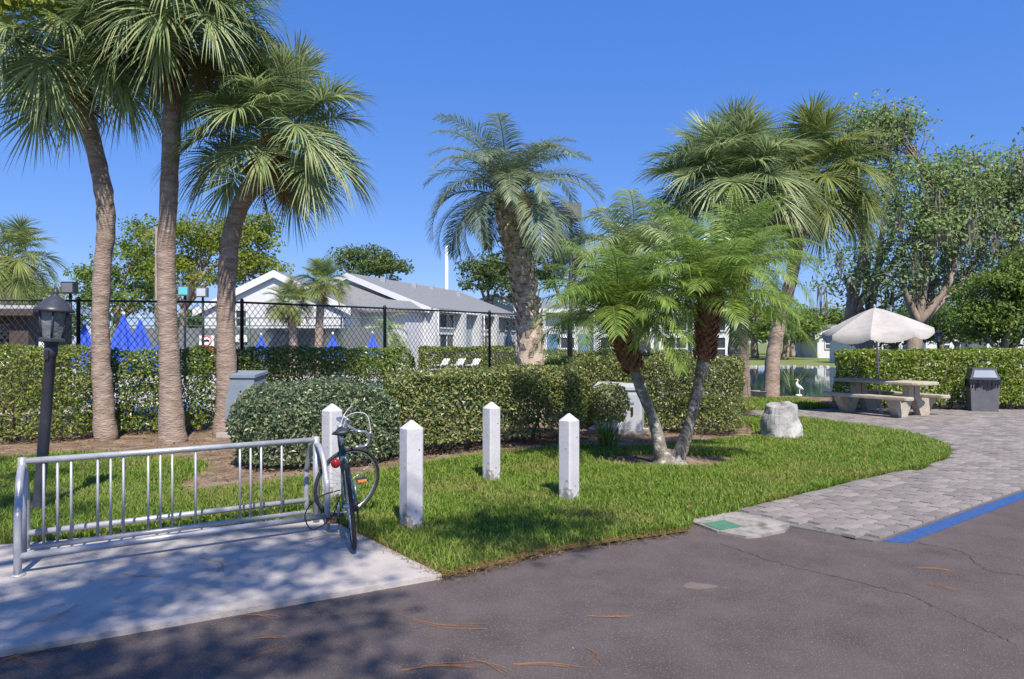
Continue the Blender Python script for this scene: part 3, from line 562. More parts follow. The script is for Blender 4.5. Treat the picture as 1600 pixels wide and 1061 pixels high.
# ------------------------------------------------------------------ broadleaf trees
def tree(name, label, base, lobes, leafmat_, size, per=60, cr=.5, tr=.3, fork=None, seed=1, group=None, moss=0, stems=1, aspect=1.7, cat='tree', bark='bark', sub=2):
    rng = np.random.default_rng(seed); bx, by = base; t = thing(name, label, cat, (bx, by, 0), 0, group); mb = MB(); LQ = []; LN = []; MQ = []
    C = np.array([(l[0]-bx, l[1]-by, l[2]) for l in lobes]); zf = fork or C[:, 2].min()*.45
    forks = [np.array((rng.normal()*.25*stems*(stems > 1), rng.normal()*.2, zf)) for _ in range(stems)]
    for f in forks:
        m_ = f*.5 + rng.normal(scale=.08*zf**.5, size=3)*(1,1,0); mb.tube(spline([(f[0]*.15, f[1]*.15, -.1), m_, f], 9), np.linspace(tr, tr*.68, 9), 8)
    for i, l in enumerate(lobes):
        f = forks[i % stems]; c = C[i]; mid = f*.45 + c*.55 + rng.normal(scale=.10, size=3)*np.linalg.norm(c-f); mid[2] += .05*np.linalg.norm(c-f)
        Lm = spline([f, mid, c], 10); mb.tube(Lm, np.linspace(tr*.55, tr*.14, 10), 6); nc = l[6]
        d = nrm(rng.normal(size=(nc, 3))); rad = rng.uniform(.35, 1.0, nc)**.6; cc = c + d*rad[:, None]*np.array(l[3:6])
        for k in range(nc):
            a = Lm[rng.integers(5, 10)]; e = cc[k]; q = (a+e)/2 + rng.normal(scale=.12, size=3)*np.linalg.norm(e-a)
            mb.tube(spline([a, q, e], 5), np.linspace(tr*.10, tr*.03, 5), 3, cap=False)
        sc_ = cr*rng.uniform(.6, 1.25, nc); m = per
        Q = np.repeat(cc, m, 0) + nrm(rng.normal(size=(nc*m, 3)))*(rng.uniform(size=(nc*m, 1))**.45)*np.repeat(sc_, m)[:, None]*np.array((1.0,1.0,.66))
        LQ.append(Q); LN.append(nrm(nrm(Q - c) + np.array((0,0,.6))))
        if moss:
            for k in range(nc):
                if rng.uniform() < moss: MQ.append(cc[k] - np.array((0,0,.1)))
    mb.build('trunk', M[bark], t)
    Q = np.concatenate(LQ); N = np.concatenate(LN); k = Q[:, 2] > .15
    tag(link('crown', leafmesh('crown', Q[k], N[k], size, aspect, .8, .25, rng), t, leafmat_), kind='stuff')
    if MQ:
        VL = []; n = 0
        for p in MQ:
            Lm_ = rng.uniform(.5, 1.9)
            for j in range(16):
                b = p + rng.normal(scale=(.13,.13,.12)); L = Lm_*rng.uniform(.45, 1.05); wv = rng.uniform(.02,.045); a = rng.uniform(0, 3.14); S = np.array((math.cos(a), math.sin(a), 0))*wv; s1 = rng.normal(scale=.05, size=3); s2 = rng.normal(scale=.08, size=3)
                VL.append([b-S*.5, b+S*.5, b+S+s1-(0,0,L*.5), b-S+s1-(0,0,L*.5), b+s2-(0,0,L)])
        V = np.array(VL).reshape(-1, 3); o = np.arange(len(VL))[:, None]*5
        Fc = np.concatenate([o + np.array(q) for q in ((0,1,2),(0,2,3),(3,2,4))], 0); tag(link('spanish_moss', np_mesh('moss', V, Fc), t, M['moss']), kind='stuff')
    return t
def L(px, py, Y, rpx, rpy, n, dy=None):       # crown lobe measured in the photograph, given its real depth
    x, z = XZ(px, py, Y); k = Y/F; return (x, Y, z, rpx*k, dy or max(rpx, rpy)*k, rpy*k, n)
def base_at(px, Y): return ((px-800)/F*Y, Y)
tree('oak_tree', 'tall thin crowned oak with hanging moss right of the yellow palm', base_at(1362,31), [L(1375,185,31,45,24,14), L(1345,215,31,51,44,33), L(1400,205,31,40,38,25), L(1330,280,31,40,44,14), L(1385,290,31,46,49,20), L(1360,390,31,69,44,14), L(1440,440,33,60,40,14), L(1320,430,31,46,44,10)], M['oak_olive'], .19, 52, 1.05, .30, 2.6, 41, moss=.26, stems=3)
tree('oak_tree', 'broad mossy oak with pale limbs behind the picnic umbrella', base_at(1425,29), [L(1450,300,29,57,55,38), L(1430,370,29,69,49,30), L(1490,350,29,57,55,30), L(1500,280,29,51,44,23), L(1480,430,31,60,45,17), L(1530,400,31,50,50,16), L(1400,420,29,46,44,12)], M['oak_olive'], .19, 52, 1.05, .34, 2.4, 42, moss=.265, stems=2)
tree('oak_tree', 'mossy oak at right edge of photo rising above the dark bush', base_at(1580,30), [L(1540,260,30,46,49,30), L(1590,290,30,57,55,33), L(1560,350,30,69,55,33), L(1630,260,30,57,66,25), L(1650,370,30,69,66,25)], M['oak_olive'], .19, 52, 1.05, .34, 2.6, 43, moss=.26)
tree('leafy_tree', 'low dense bright green tree behind the right end of the long hedge', base_at(1570,24), [L(1555,460,24,50,45,36), L(1600,430,24,50,50,36), L(1590,500,24,60,35,30), L(1530,500,24,35,30,16), L(1660,460,24,60,60,30)], M['oak_light'], .16, 80, .6, .22, 1.2, 44)
tree('leafy_tree', 'pale green tree behind the mossy oak trunks', base_at(1470,44), [L(1470,480,44,50,30,26), L(1520,460,44,45,35,20), L(1420,500,44,40,25,16)], M['oak_light'], .24, 60, .9, .25, 2, 45)
tree('leafy_tree', 'low green undergrowth tree behind the hedge under the umbrella', base_at(1395,38), [L(1385,515,38,45,28,26), L(1430,505,38,40,30,22), L(1350,520,38,30,22,12)], M['oak'], .2, 70, .8, .2, 1.4, 61)
tree('leafy_tree', 'low green undergrowth tree behind the black lamp', base_at(1490,37), [L(1480,505,37,45,32,26), L(1525,500,37,40,36,22)], M['oak_light'], .2, 70, .8, .2, 1.4, 62)
tree('pine_tree', 'large yellow green tree rising behind the middle palm trunk', base_at(285,47), [L(270,385,47,55,40,34), L(330,365,47,50,35,30), L(385,385,47,50,40,34), L(410,360,47,35,30,18), L(310,430,47,70,35,30), L(400,425,47,50,30,22)], M['pine'], .26, 64, .95, .35, 4, 46)
tree('oak_tree', 'green tree left of the big yellow green tree beyond the pool', base_at(180,50), [L(150,440,50,35,25,22), L(205,410,50,45,40,30), L(235,370,50,35,30,18), L(190,465,50,70,25,30), L(250,440,50,45,40,26)], M['oak_light'], .26, 60, .95, .3, 3, 47)
tree('oak_tree', 'dark green oak crown showing above the apartment roof left of the white pole', base_at(578,72), [L(575,415,72,45,25,34), L(615,420,72,25,18,14), L(545,405,72,28,18,14), L(590,400,72,30,16,14)], M['oak'], .34, 70, 1.1, .4, 5, 48)
tree('oak_tree', 'dark oak between the white pole and the central palm', base_at(765,68), [L(745,430,68,35,28,26), L(790,440,68,40,35,26), L(770,415,68,35,20,18)], M['oak'], .32, 70, 1.1, .4, 5, 49)
tree('oak_tree', 'dark oak behind the trunk of the central palm', base_at(880,66), [L(850,410,66,45,40,30), L(900,430,66,50,40,30), L(880,385,66,40,25,18), L(950,450,66,45,40,26)], M['oak'], .32, 70, 1.1, .4, 5, 50)
tree('oak_tree', 'grey green tree at left edge behind the pool cabin', base_at(55,44), [L(30,455,44,50,25,26), L(70,460,44,30,20,14), L(0,440,44,40,30,18)], M['oak_olive'], .24, 60, .9, .3, 2.5, 51)
# wood across the pond
far = tree('pond_tree', 'x', base_at(1130,92), [L(1130,500,92,40,26,26), L(1170,508,92,30,22,16), L(1095,510,92,30,20,16)], M['oak'], .42, 60, 1.3, .4, 2.5, 52, group='trees across the pond')
far2 = tree('pond_tree', 'x', base_at(1300,84), [L(1300,500,84,40,26,26), L(1335,510,84,30,20,16), L(1270,512,84,30,20,16)], M['oak_light'], .40, 60, 1.2, .4, 2.5, 53, group='trees across the pond')
spots = [(far2, 1225, 66, 'light tree on the near end of the far bank beside the yellow palm trunk'), (far, 1268, 90, 'dark far tree between the yellow palm trunk and the umbrella'), (far2, 1180, 72, 'light far tree behind the square hedge'), (far, 1215, 95, 'dark tree across the pond just right of the yellow palm trunk'), (far, 1400, 88, 'dark tree across the pond directly behind the picnic umbrella'), (far2, 1480, 92, 'lighter tree across the pond above the black lamp'), (far, 1560, 96, 'dark tree across the pond behind the bright green tree'), (far2, 1010, 100, 'tree on the far shore behind the pale feather palm'), (far2, 1240, 78, 'round light tree on the far pond bank'), (far, 940, 104, 'tree on the far side behind the apartment block'), (far, 300, 100, 'far dark tree behind the gabled house'), (far, 60, 90, 'far dark tree behind the cabin roof')]
far['label'] = 'dark tree across the pond behind the right date palm crown'; far2['label'] = 'light tree across the pond left of the umbrella'
for i, (src, px, Y, lb) in enumerate(spots):
    c = copy_tree(src); x, y = base_at(px, Y); c.location = (x, y, 0); c.rotation_euler = (0, 0, 1.1*i + .5); c['label'] = lb; k = .85 + .08*(i % 4); c.scale = (k*1.1, k*1.1, k)
# overhanging pine behind and left of the camera that throws the dappled shade
pine = tree('pine_tree', 'overhanging pine at top left, branches dipping into the photo', (-5.4,-4.2), [(-1.5,-2.0,8.2,2.5,1.6,.8,38), (-3.1,-.8,8.6,1.7,1.3,.7,20), (-.5,-3.4,8.4,2.0,1.2,.7,36), (-6.9,9.3,6.45,.35,.4,.25,6), (-4.5,1.3,9.0,1.6,1.5,.8,14), (1.9,-.5,8.8,1.0,.6,.4,11), (-.2,-1.2,8.3,1.5,.9,.6,14), (-6.1,1.8,9.3,1.3,1.2,.7,10)], M['pine'], .12, 85, .5, .24, 5.6, 54)

# ------------------------------------------------------------------ fence with chain link
FP = [(-14.5,11.7),(-11.2,12.15),(-8.0,12.6),(-5.2,13.15),(-2.87,15.4),(-.59,17.9),(1.69,20.5),(3.97,23.1)]
fb = FP[3]; fence = thing('chain_link_fence', 'tall black chain link fence around the pool', 'fence', (fb[0], fb[1], 0))
pmesh = MB().lathe([(.036,-.05),(.036,2.44),(.045,2.45),(.03,2.50),(0,2.52)], n=8).mesh('post'); pmesh.materials.append(M['black_metal'])
for p in FP: o = link('post', pmesh, fence); o.location = (p[0]-fb[0], p[1]-fb[1], -.02)
wm = MB(); pitch = .115; Hf = 2.36
for a, b in zip(FP[:-1], FP[1:]):
    a3 = np.array((a[0]-fb[0], a[1]-fb[1], 0)); b3 = np.array((b[0]-fb[0], b[1]-fb[1], 0)); Ln = np.linalg.norm(b3-a3); d = (b3-a3)/Ln; nn = np.array((-d[1], d[0], 0)); k = .75
    MB().tube([a3+(0,0,2.42), b3+(0,0,2.42)], .021, 8).build('top_rail', M['black_metal'], fence)
    MB().tube([a3+(0,0,.06), b3+(0,0,.06)], .004, 4).build('tension_wire', M['black_metal'], fence)
    for sg in (1, -1):
        off = -Hf*k if sg > 0 else 0
        x0 = np.arange(off, Ln + (0 if sg > 0 else Hf*k), pitch)
        for x in x0:
            za, xa, zb, xb = 0, x, Hf, x + sg*Hf*k
            if xa < 0: za += (0-xa)/(sg*k); xa = 0
            if xa > Ln: za += (Ln-xa)/(sg*k); xa = Ln
            if xb > Ln: zb += (Ln-xb)/(sg*k); xb = Ln
            if xb < 0: zb += (0-xb)/(sg*k); xb = 0
            if zb - za < .05: continue
            wm.tube([a3 + d*xa + (0,0,za+.06) + nn*.004*sg, a3 + d*xb + (0,0,zb+.06) + nn*.004*sg], .0058, 3, cap=False)
o = wm.build('wire_mesh', M['black_metal'], fence); o['kind'] = 'stuff'

# ------------------------------------------------------------------ buildings
def quadwin(parent, P0, dx, wd, z0, z1, out, rails=(.5,), mull=1, frame=M['trim'], pane=M['pane']):
    """window on a wall: P0 left foot (x,y), dx unit direction along the wall, out unit normal"""
    dx = np.array((*dx, 0.)); ou = np.array((*out, 0.)); p = np.array((P0[0], P0[1], 0.)); a = math.atan2(dx[1], dx[0])
    def bar(u0, u1, za, zb, dep, th): return (p + dx*(u0+u1)/2 + ou*dep + np.array((0,0,(za+zb)/2)), (u1-u0, th, zb-za))
    mb = MB(); fr = .09
    for u0, u1, za, zb in ((0,fr,z0,z1),(wd-fr,wd,z0,z1),(fr,wd-fr,z1-fr,z1),(fr,wd-fr,z0,z0+fr)): c, d = bar(u0,u1,za,zb,.05,.12); mb.box(c, d, a)
    for q in rails: zz = z0 + (z1-z0)*q; c, d = bar(fr, wd-fr, zz-.05, zz+.05, .04, .09); mb.box(c, d, a)
    for k in range(mull): uu = wd*(k+1)/(mull+1); c, d = bar(uu-.03, uu+.03, z0+fr, z1-fr, .035, .07); mb.box(c, d, a)
    f = mb.build('window', frame, parent); mb = MB(); c, d = bar(.02, wd-.02, z0+.02, z1-.02, .01, .03); mb.box(c, d, a); mb.build('pane', pane, f)
def gable(name, label, c, d, hw, hw2, ln, ze, zp, over=.5, go=.16):
    """block with its gable end towards -d; c ridge foot at the gable end; hw/hw2 half widths right and left"""
    t = thing(name, label, 'building', (c[0], c[1], 0)); d = np.array((*d, 0.)); e = np.array((d[1], -d[0], 0.)); z = np.array((0,0,1.))
    A = e*hw; B = -e*hw2; sl = (zp-ze)/hw; zb = zp - sl*hw2
    V = [A-z*.1, A+z*ze, z*zp, B+z*zb, B-z*.1]; V2 = [v + d*ln for v in V]
    MB().add(V+V2, [(4,3,2,1,0),(0,1,6,5),(3,4,9,8),(5,6,7,8,9)]).build('wall', M['wall_white'], t)
    rf = MB(); th = .16
    for sgn, w_, zz in ((1, hw+over, zp-sl*(hw+over)), (-1, hw2+over, zp-sl*(hw2+over))):
        a0 = z*(zp+.02) - d*go; a1 = e*sgn*w_ + z*(zz+.02) - d*go; a2 = a1 + d*(ln+2*go); a3 = a0 + d*(ln+2*go); Vq = [a0,a1,a2,a3]; Vq = Vq + [v + z*th for v in Vq]
        fc = [(4,5,6,7),(3,2,1,0),(0,1,5,4),(1,2,6,5),(2,3,7,6),(3,0,4,7)]
        rf.add(Vq, fc if sgn > 0 else [f[::-1] for f in fc])
    ro = rf.build('roof', M['roof'], t); fa = MB()
    for sgn, w_, zz in ((1, hw+over, zp-sl*(hw+over)), (-1, hw2+over, zp-sl*(hw2+over))):
        a0 = z*(zp-.26) - d*(go+.04); a1 = e*sgn*w_ + z*(zz-.26) - d*(go+.04); V = [a0, a1, a1+z*.42, a0+z*.42]; V = V + [v - d*.06 for v in V]
        fa.add(V, [(4,5,6,7),(0,1,5,4),(1,2,6,5),(2,3,7,6),(3,0,4,7)]); 
    fa.build('fascia', M['trim'], ro); return t, d, e
# left gabled house
t, d, e = gable('gabled_house', 'white gabled apartment house behind the two small palms', (-13.9,40), (0,1), 4.0, 4.2, 6.0, 3.75, 5.7)
for x, z0, z1, wd in ((-2.3,2.55,3.6,.75),(.9,2.5,3.5,.75),(-2.3,.5,1.6,.9),(.9,.5,1.6,.9)): quadwin(t, (x, -.02), (1,0), wd, z0, z1, (0,-1), mull=0)
# main apartment block
t, d, e = gable('apartment_block', 'white apartment block with grey roof and tall screened porch windows', (-11.5,48), (.35,.937), 6.1, 2.2, 18, 4.0, 6.35)
rt = np.array((e[0], e[1])); dd = np.array((d[0], d[1])); c0 = rt*6.1
for s_, wd, m_ in ((.8,3.4,2),(8.2,2.6,1)):
    for z0_, z1_ in ((.3,2.3),(2.62,3.72)): quadwin(t, tuple(c0 + dd*s_ + rt*.02), tuple(dd), wd, z0_, z1_, tuple(rt), rails=(.4,) if z0_ < 1 else (), mull=m_)
for s_, z0_ in ((12.4,2.6),(12.4,.7),(14.6,2.6),(16.2,.7),(16.2,2.6)): quadwin(t, tuple(c0 + dd*s_ + rt*.02), tuple(dd), .9, z0_, z0_ + 1.0, tuple(rt), rails=(.5,), mull=0)
for s_ in (.35, 4.8, 7.75, 11.3):       # fins between the porches
    mb = MB(); p = c0 + dd*s_ + rt*.35; mb.box((p[0], p[1], 1.95), (.5,.7,3.95), math.atan2(dd[1], dd[0])); mb.build('fin_wall', M['wall_white'], t)
mb = MB(); p = c0 + dd*6.3 + rt*.04; mb.box((p[0], p[1], 1.9), (2.3,.06,3.8), math.atan2(dd[1], dd[0])); mb.build('shaded_panel', M['shade_blue'], t)  # wall strip between the porches with its bluish shade painted in
mb = MB(); p = c0 + dd*14.9 + rt*.03; mb.box((p[0], p[1], 1.1), (.85,.06,2.2), math.atan2(dd[1], dd[0])); mb.build('door', M['door_blue'], t)
eo = rt*6.62; ge_ = MB().tube([(*(eo - dd*.4), 3.78), (*(eo + dd*18.4), 3.78)], .075, 8).build('gutter', M['trim'], t)
for s_ in (.35, 8.3, 16): q = c0 + dd*s_ + rt*.75; MB().tube([(q[0], q[1], .1), (q[0], q[1], 3.75)], .05, 6).build('downpipe', M['trim'], t)
for s_, w_ in ((3, 1.0), (7, 1.4), (11, .9), (14, 2.0)): q = dd*s_ + rt*w_; MB().box((q[0], q[1], 6.35 - .385*w_ + .3), (.35,.35,.4)).build('roof_vent', M['galv'], t)
# front bay with a lean-to roof on the gable end
ba = math.atan2(rt[1], rt[0]); p = rt*3.9 - dd*1.2
MB().box((p[0], p[1], 1.8), (4.0,2.4,3.8), ba).build('front_bay', M['wall_white'], t)
mb = MB(); z = 3.72
def q3(u, v, zz): q = rt*u + dd*v; return (q[0], q[1], zz)
V = [q3(-2.2,-2.9,z), q3(6.2,-2.9,z), q3(6.2,-.08,z+.05), q3(5.0,-.08,z+.75), q3(.2,-.08,z+2.1), q3(-2.2,-.08,z+1.4)]
mb.add(V + [(x, y, k-.14) for x, y, k in V], [(0,1,2,3,4,5),(6,7,1,0),(7,8,2,1),(11,10,9,8,7,6)]); mb.build('lean_to_roof', M['roof'], t)
quadwin(t, tuple(-rt*.6 - dd*.02), tuple(rt), 1.3, 1.9, 3.3, tuple(-dd), rails=(), mull=1); quadwin(t, tuple(rt*2.7 - dd*2.42), tuple(rt), .0001+1.0, .4, .9, tuple(-dd), rails=(), mull=0, pane=M['shade_blue'])
# farther block
t, d, e = gable('apartment_block', 'farther white apartment block with blue doors seen behind the palms', (-2.2,70), (.5,.866), 6.5, 3.0, 12, 4.1, 6.4)
t = thing('apartment_row', 'long low white apartment wing with screened windows behind the date palms', 'building', (.6,53,0)); wl = 16.5
MB().box((wl/2, 2.5, 2.0), (wl,5,4.2)).build('wall', M['wall_white'], t)
ro = MB().add([(-.5,-.7,4.05),(wl+.5,-.7,4.05),(wl+.5,6,4.95),(-.5,6,4.95),(-.5,-.7,4.2),(wl+.5,-.7,4.2),(wl+.5,6,5.1),(-.5,6,5.1)], [(4,5,6,7),(3,2,1,0),(0,1,5,4),(1,2,6,5),(2,3,7,6),(3,0,4,7)]).build('roof', M['roof'], t)
MB().box((wl/2,-.74,4.08), (wl+1,.06,.3)).build('fascia', M['trim'], ro)
for x, wd in ((.4,1.5),(3.1,1.2),(6.2,.8),(9.3,.9),(11.2,1.8),(14.2,1.8)):
    for z0_, z1_ in ((.4,2.1),(2.5,3.7)): quadwin(t, (x,-.02), (1,0), wd, z0_, z1_, (0,-1), rails=(.45,) if z0_ < 1 else (), mull=int(wd > 1))
for x in (2.1, 4.5): MB().box((x+.45,-.05,1.15), (.8,.08,2.3)).build('door', M['door_blue'], t)
for x in (2.05,5.95,10.95,13.5): MB().box((x-.2,-.4,2.0), (.22,.8,4.0)).build('fin_wall', M['wall_white'], t)
# houses across the pond and behind the right hedge
def cottage(label, px, Y, wd, ze, zp, dep=6, grp='houses across the pond', doors=1):
    x, _ = base_at(px, Y); t, d, e = gable('cottage', label, (x, Y), (0,1), wd/2, wd/2, dep, ze, zp, .35); t['group'] = grp
    for k in (-.62, .25): quadwin(t, (k*wd/2, -.02), (1,0), wd*.16, .9, 2.1, (0,-1), rails=(.5,), mull=0)
cottage('white house on the far pond bank left of the umbrella', 1306, 74, 4.0, 2.4, 3.4)
cottage('blue grey house behind the long hedge under the umbrella edge', 1415, 52, 6.0, 2.2, 3.2)
cottage('pale house behind the long hedge right of the black lamp', 1500, 50, 5.0, 2.2, 3.0)
cottage('pale house at right edge behind the long hedge', 1592, 48, 4.5, 2.2, 3.0)
cottage('white house far left of the pond behind the date palm', 1085, 64, 5.0, 2.6, 3.6)
# pool cabin at far left
t = thing('pool_cabin', 'dark wooden pool cabin with diagonal lattice at left edge', 'building', (-12.2,16.8,0))
MB().box((-1.5,.6,1.2), (4.2,1.2,2.4)).build('wall', M['brown_wood'], t)
MB().box((-1.5,.3,2.46), (5,2.2,.12)).build('roof', M['cab_pale'], t); MB().box((-1.5,-.82,2.36), (5,.04,.16)).build('fascia', M['brown_wood'], t)
mb = MB().box((.48,-.35,1.2), (.45,.45,2.4)); mb.build('brick_pier', M['brown_wood'], t)
sm = MB()
for k in range(-14, 16):
    for sg in (1, -1):
        x0 = k*.16; a = max(-1.9, x0 - .55); b = min(.2, x0 + .55)
        if b - a < .1: continue
        za = 1.55 + sg*(a-x0); zb = 1.55 + sg*(b-x0); sm = MB(); sm.tube([(a,-.16+.012*sg,za),(b,-.16+.012*sg,zb)], .016, 4, smooth=False); sm.build('lattice_slat', M['galv'], t)
MB().tube([(.85,-.3,0),(.85,-.3,1.4),(1.0,-.35,1.65),(1.1,-.35,1.7),(1.2,-.35,1.85),(1.0,-.3,2.1)], .05, 8).build('drain_pipe', M['black_metal'], t)
MB().box((.95,-.36,1.5), (.26,.04,.34)).build('notice', M['white_plain'], t); MB().box((.66,-.60,1.45), (.2,.02,.22)).build('meter_box', M['cab_pale'], t)
# tennis court screen
t = thing('court_fence', 'grey tennis windscreen fence with green rails below the gabled house', 'fence', (-13,35,0))
for i in range(7): o = MB().tube([(-7.5+2.35*i,0,0),(-7.5+2.35*i,0,2.95)], .04, 6).build('post', M['green_metal'], t)
for i in range(6):
    mb = MB().box((-7.5+2.35*(i+.5),.06,1.2), (2.33,.02,2.36)); mb.build('windscreen', M['screen'], t)
MB().tube([(-7.5,0,2.9),(6.6,0,2.9)], .03, 6).build('top_rail', M['green_metal'], t); MB().tube([(-7.5,0,2.5),(6.6,0,2.5)], .025, 6).build('rail', M['green_metal'], t)
for x in (-1.1,-.7): MB().box((x,-.05,1.85), (.28,.02,.36)).build('notice', M['white_plain'], t)
# no-something sign on the court fence
t = thing('warning_sign', 'white round symbol sign with red band on the court fence', 'sign', (-15.6,34.9,1.3))
MB().box((0,0,.22), (.75,.03,.95)).build('board', M['white_plain'], t); MB().box((0,-.03,0), (.7,.02,.34)).build('red_band', M['sign_red'], t)
MB().tube([(.24*math.cos(a),-.03,.44+.24*math.sin(a)) for a in np.linspace(0,6.283,20)[:-1]], .03, 5, closed=True).build('ring', M['sign_red'], t)
MB().box((0,-.03,.44), (.30,.02,.09)).build('symbol', M['black_metal'], t)
# iron fence
t = thing('iron_fence', 'low black iron picket fence in front of the porch hedge', 'fence', (-5.0,41,0))
for i in range(44): MB().box((i*.13, i*.03, .55), (.022,.022,1.1)).build('picket', M['black_metal'], t)
for zz in (.15, 1.02): MB().tube([(0,0,zz),(5.7,1.32,zz)], .02, 5).build('rail', M['black_metal'], t)
# flood lights
def flood(label, px, py, Y, matl, pole=M['black_metal'], hs=.42):
    x, z = XZ(px, py, Y); t = thing('floodlight', label, 'floodlight', (x, Y, 0), 0, 'court floodlights')
    MB().tube([(0,0,0),(0,0,z-hs*.45)], .05, 6).build('pole', pole, t); MB().box((0,-.05,z), (hs*1.1,.24,hs), 0).build('housing', M['black_metal'] if matl is None else M['can'], t)
    MB().box((0,-.18,z), (hs*.9,.03,hs*.78)).build('lens', matl or M['can'], t)
flood('dark floodlight above the fence beside the leaning lamp', 110, 450, 24, None)
flood('teal lensed floodlight beside the middle palm trunk', 289, 455, 30, M['tap']); flood('pale floodlight right of the teal one', 317, 457, 30, M['cab_pale'])
flood('grey floodlight on dark pole right of the central palm crown', 892, 332, 19, M['can'], hs=.5)
x, z = XZ(698, 385, 75); t = thing('flag_pole', 'tall bare white pole above the grey roof', 'pole', (x, 75, 0)); MB().tube([(0,0,0),(0,0,z)], [.22,.16], 10).build('shaft', M['white_plain'], t); MB().lathe([(0.01,-.12),(.12,-.06),(.12,.06),(.01,.12)], (0,0,z+.05), 10).build('finial', M['white_plain'], t)
x, z = XZ(246, 355, 38); t = thing('wooden_pole', 'weathered timber pole partly hidden behind the middle palm', 'pole', (x, 38, 0)); MB().tube([(0,0,0),(0,0,z)], [.16,.12], 10).build('shaft', M['bark'], t); MB().box((0,-.02,z-.3), (.5,.12,.12)).build('crossarm', M['bark'], t)
# closed blue umbrellas on the pool deck
def closed_umb(label, px, py, Y, h=1.5, r=.36):
    r *= 1.8; h *= 1.12
    x, z = XZ(px, py, Y); t = thing('closed_umbrella', label, 'umbrella', (x, Y, 0), 0, 'closed blue pool umbrellas'); n = 24
    V = []; prof = [(.03,z-.03),(.12,z-.28),(.45,z-h*.62),(.80,z-h*.86),(1.0,z-h)]
    for rr, zz in prof:
        for k in range(n): a = 2*math.pi*k/n; q = r*rr*(1 + (.26 if k % 3 == 0 else -.10)*(rr > .1)); V.append((q*math.cos(a), q*math.sin(a), zz))
    mb = MB(); mb.add(V, [(i*n+k, i*n+(k+1)%n, (i+1)*n+(k+1)%n, (i+1)*n+k)[::-1] for i in range(4) for k in range(n)]); mb.build('canopy', M['umb_blue'], t)
    MB().tube([(0,0,0),(0,0,z)], .025, 8).build('pole', M['white_plain'], t); MB().lathe([(.03,-.06),(.06,0),(.045,.05),(0,.08)], (0,0,z), 10).build('finial', M['white_plain'], t); MB().lathe([(.3,0),(.3,.06),(.06,.09),(.05,.2)], n=12).build('base', M['can'], t)
closed_umb('leftmost folded blue umbrella beside the lamp post', 132, 504, 25); closed_umb('tallest folded blue umbrella between the left and middle palm trunks', 193, 490, 23, 1.7, .46)
closed_umb('folded blue umbrella right of the tallest one', 219, 497, 25, 1.6, .42); closed_umb('folded blue umbrella mostly hidden by the middle palm trunk', 250, 526, 26, 1.3, .38)
closed_umb('small folded blue umbrella below the court notices', 408, 522, 33, 1.1, .34); closed_umb('small folded blue umbrella below the two small palms', 520, 521, 33, 1.1, .34); closed_umb('small folded blue umbrella by the yellow green palm', 582, 520, 33, 1.1, .34)
# pool loungers
def lounger(label, x, y, rz):
    t = thing('pool_lounger', label, 'lounger', (x, y, 0), rz, 'white pool loungers'); t.scale = (.75,.75,.75)
    MB().box((.6,0,.36), (1.3,.6,.05)).build('seat', M['white_plain'], t); MB().box((-.3,0,.60), (.75,.6,.05), M=Matrix.Rotation(R(38), 3, 'Y')).build('backrest', M['white_plain'], t)
    for a, b in ((0,.25),(0,-.25),(1.15,.25),(1.15,-.25)): MB().box((a,b,.17), (.05,.05,.36)).build('leg', M['white_plain'], t)
for i, (px, lb) in enumerate(((694,'left of the white pool loungers by the iron fence'),(718,'middle white pool lounger by the iron fence'),(742,'right of the white pool loungers by the iron fence'))): x, y = base_at(px, 42.3); lounger(lb, x, y, R(250))

# ------------------------------------------------------------------ foreground objects
# bollards
def bollard(label, px, py, h, rz, s=.162):
    x, y = G(px, py); t = thing('bollard', label, 'bollard', (x, y, 0), rz, 'white timber posts'); c = .018; hh = s/2
    ring = [(hh-c,-hh),(hh,-hh+c),(hh,hh-c),(hh-c,hh),(-hh+c,hh),(-hh,hh-c),(-hh,-hh+c),(-hh+c,-hh)]
    mb = MB(); V = []
    for k, (z, f) in enumerate(((-.1,1),(h*.3,1.0),(h*.6,1.0),(h-.075,1),(h-.004,.10))): V += [(a*f+random.uniform(-.0015,.0015), b*f, z) for a, b in ring]
    mb.add(V, [(i*8+k, i*8+(k+1)%8, (i+1)*8+(k+1)%8, (i+1)*8+k) for i in range(4) for k in range(8)] + [tuple(32+k for k in range(8))]); mb.build('post', M['white_paint'], t)
    mb = MB(); mb.tube([(hh*.35,-hh-.002,h*.74),(hh*.35,-hh+.01,h*.74)], .007, 8); mb.build('bolt_hole', M['black_metal'], t)
bollard('white post nearest the camera, beside the bicycle', 643, 832, .98, R(38)); bollard('white post behind the bicycle and end of the rack', 519, 784, 1.02, R(52)); bollard('white post furthest back against the hedge', 768, 756, .96, R(42)); bollard('rightmost white post standing alone on the lawn', 889, 788, .93, R(46))
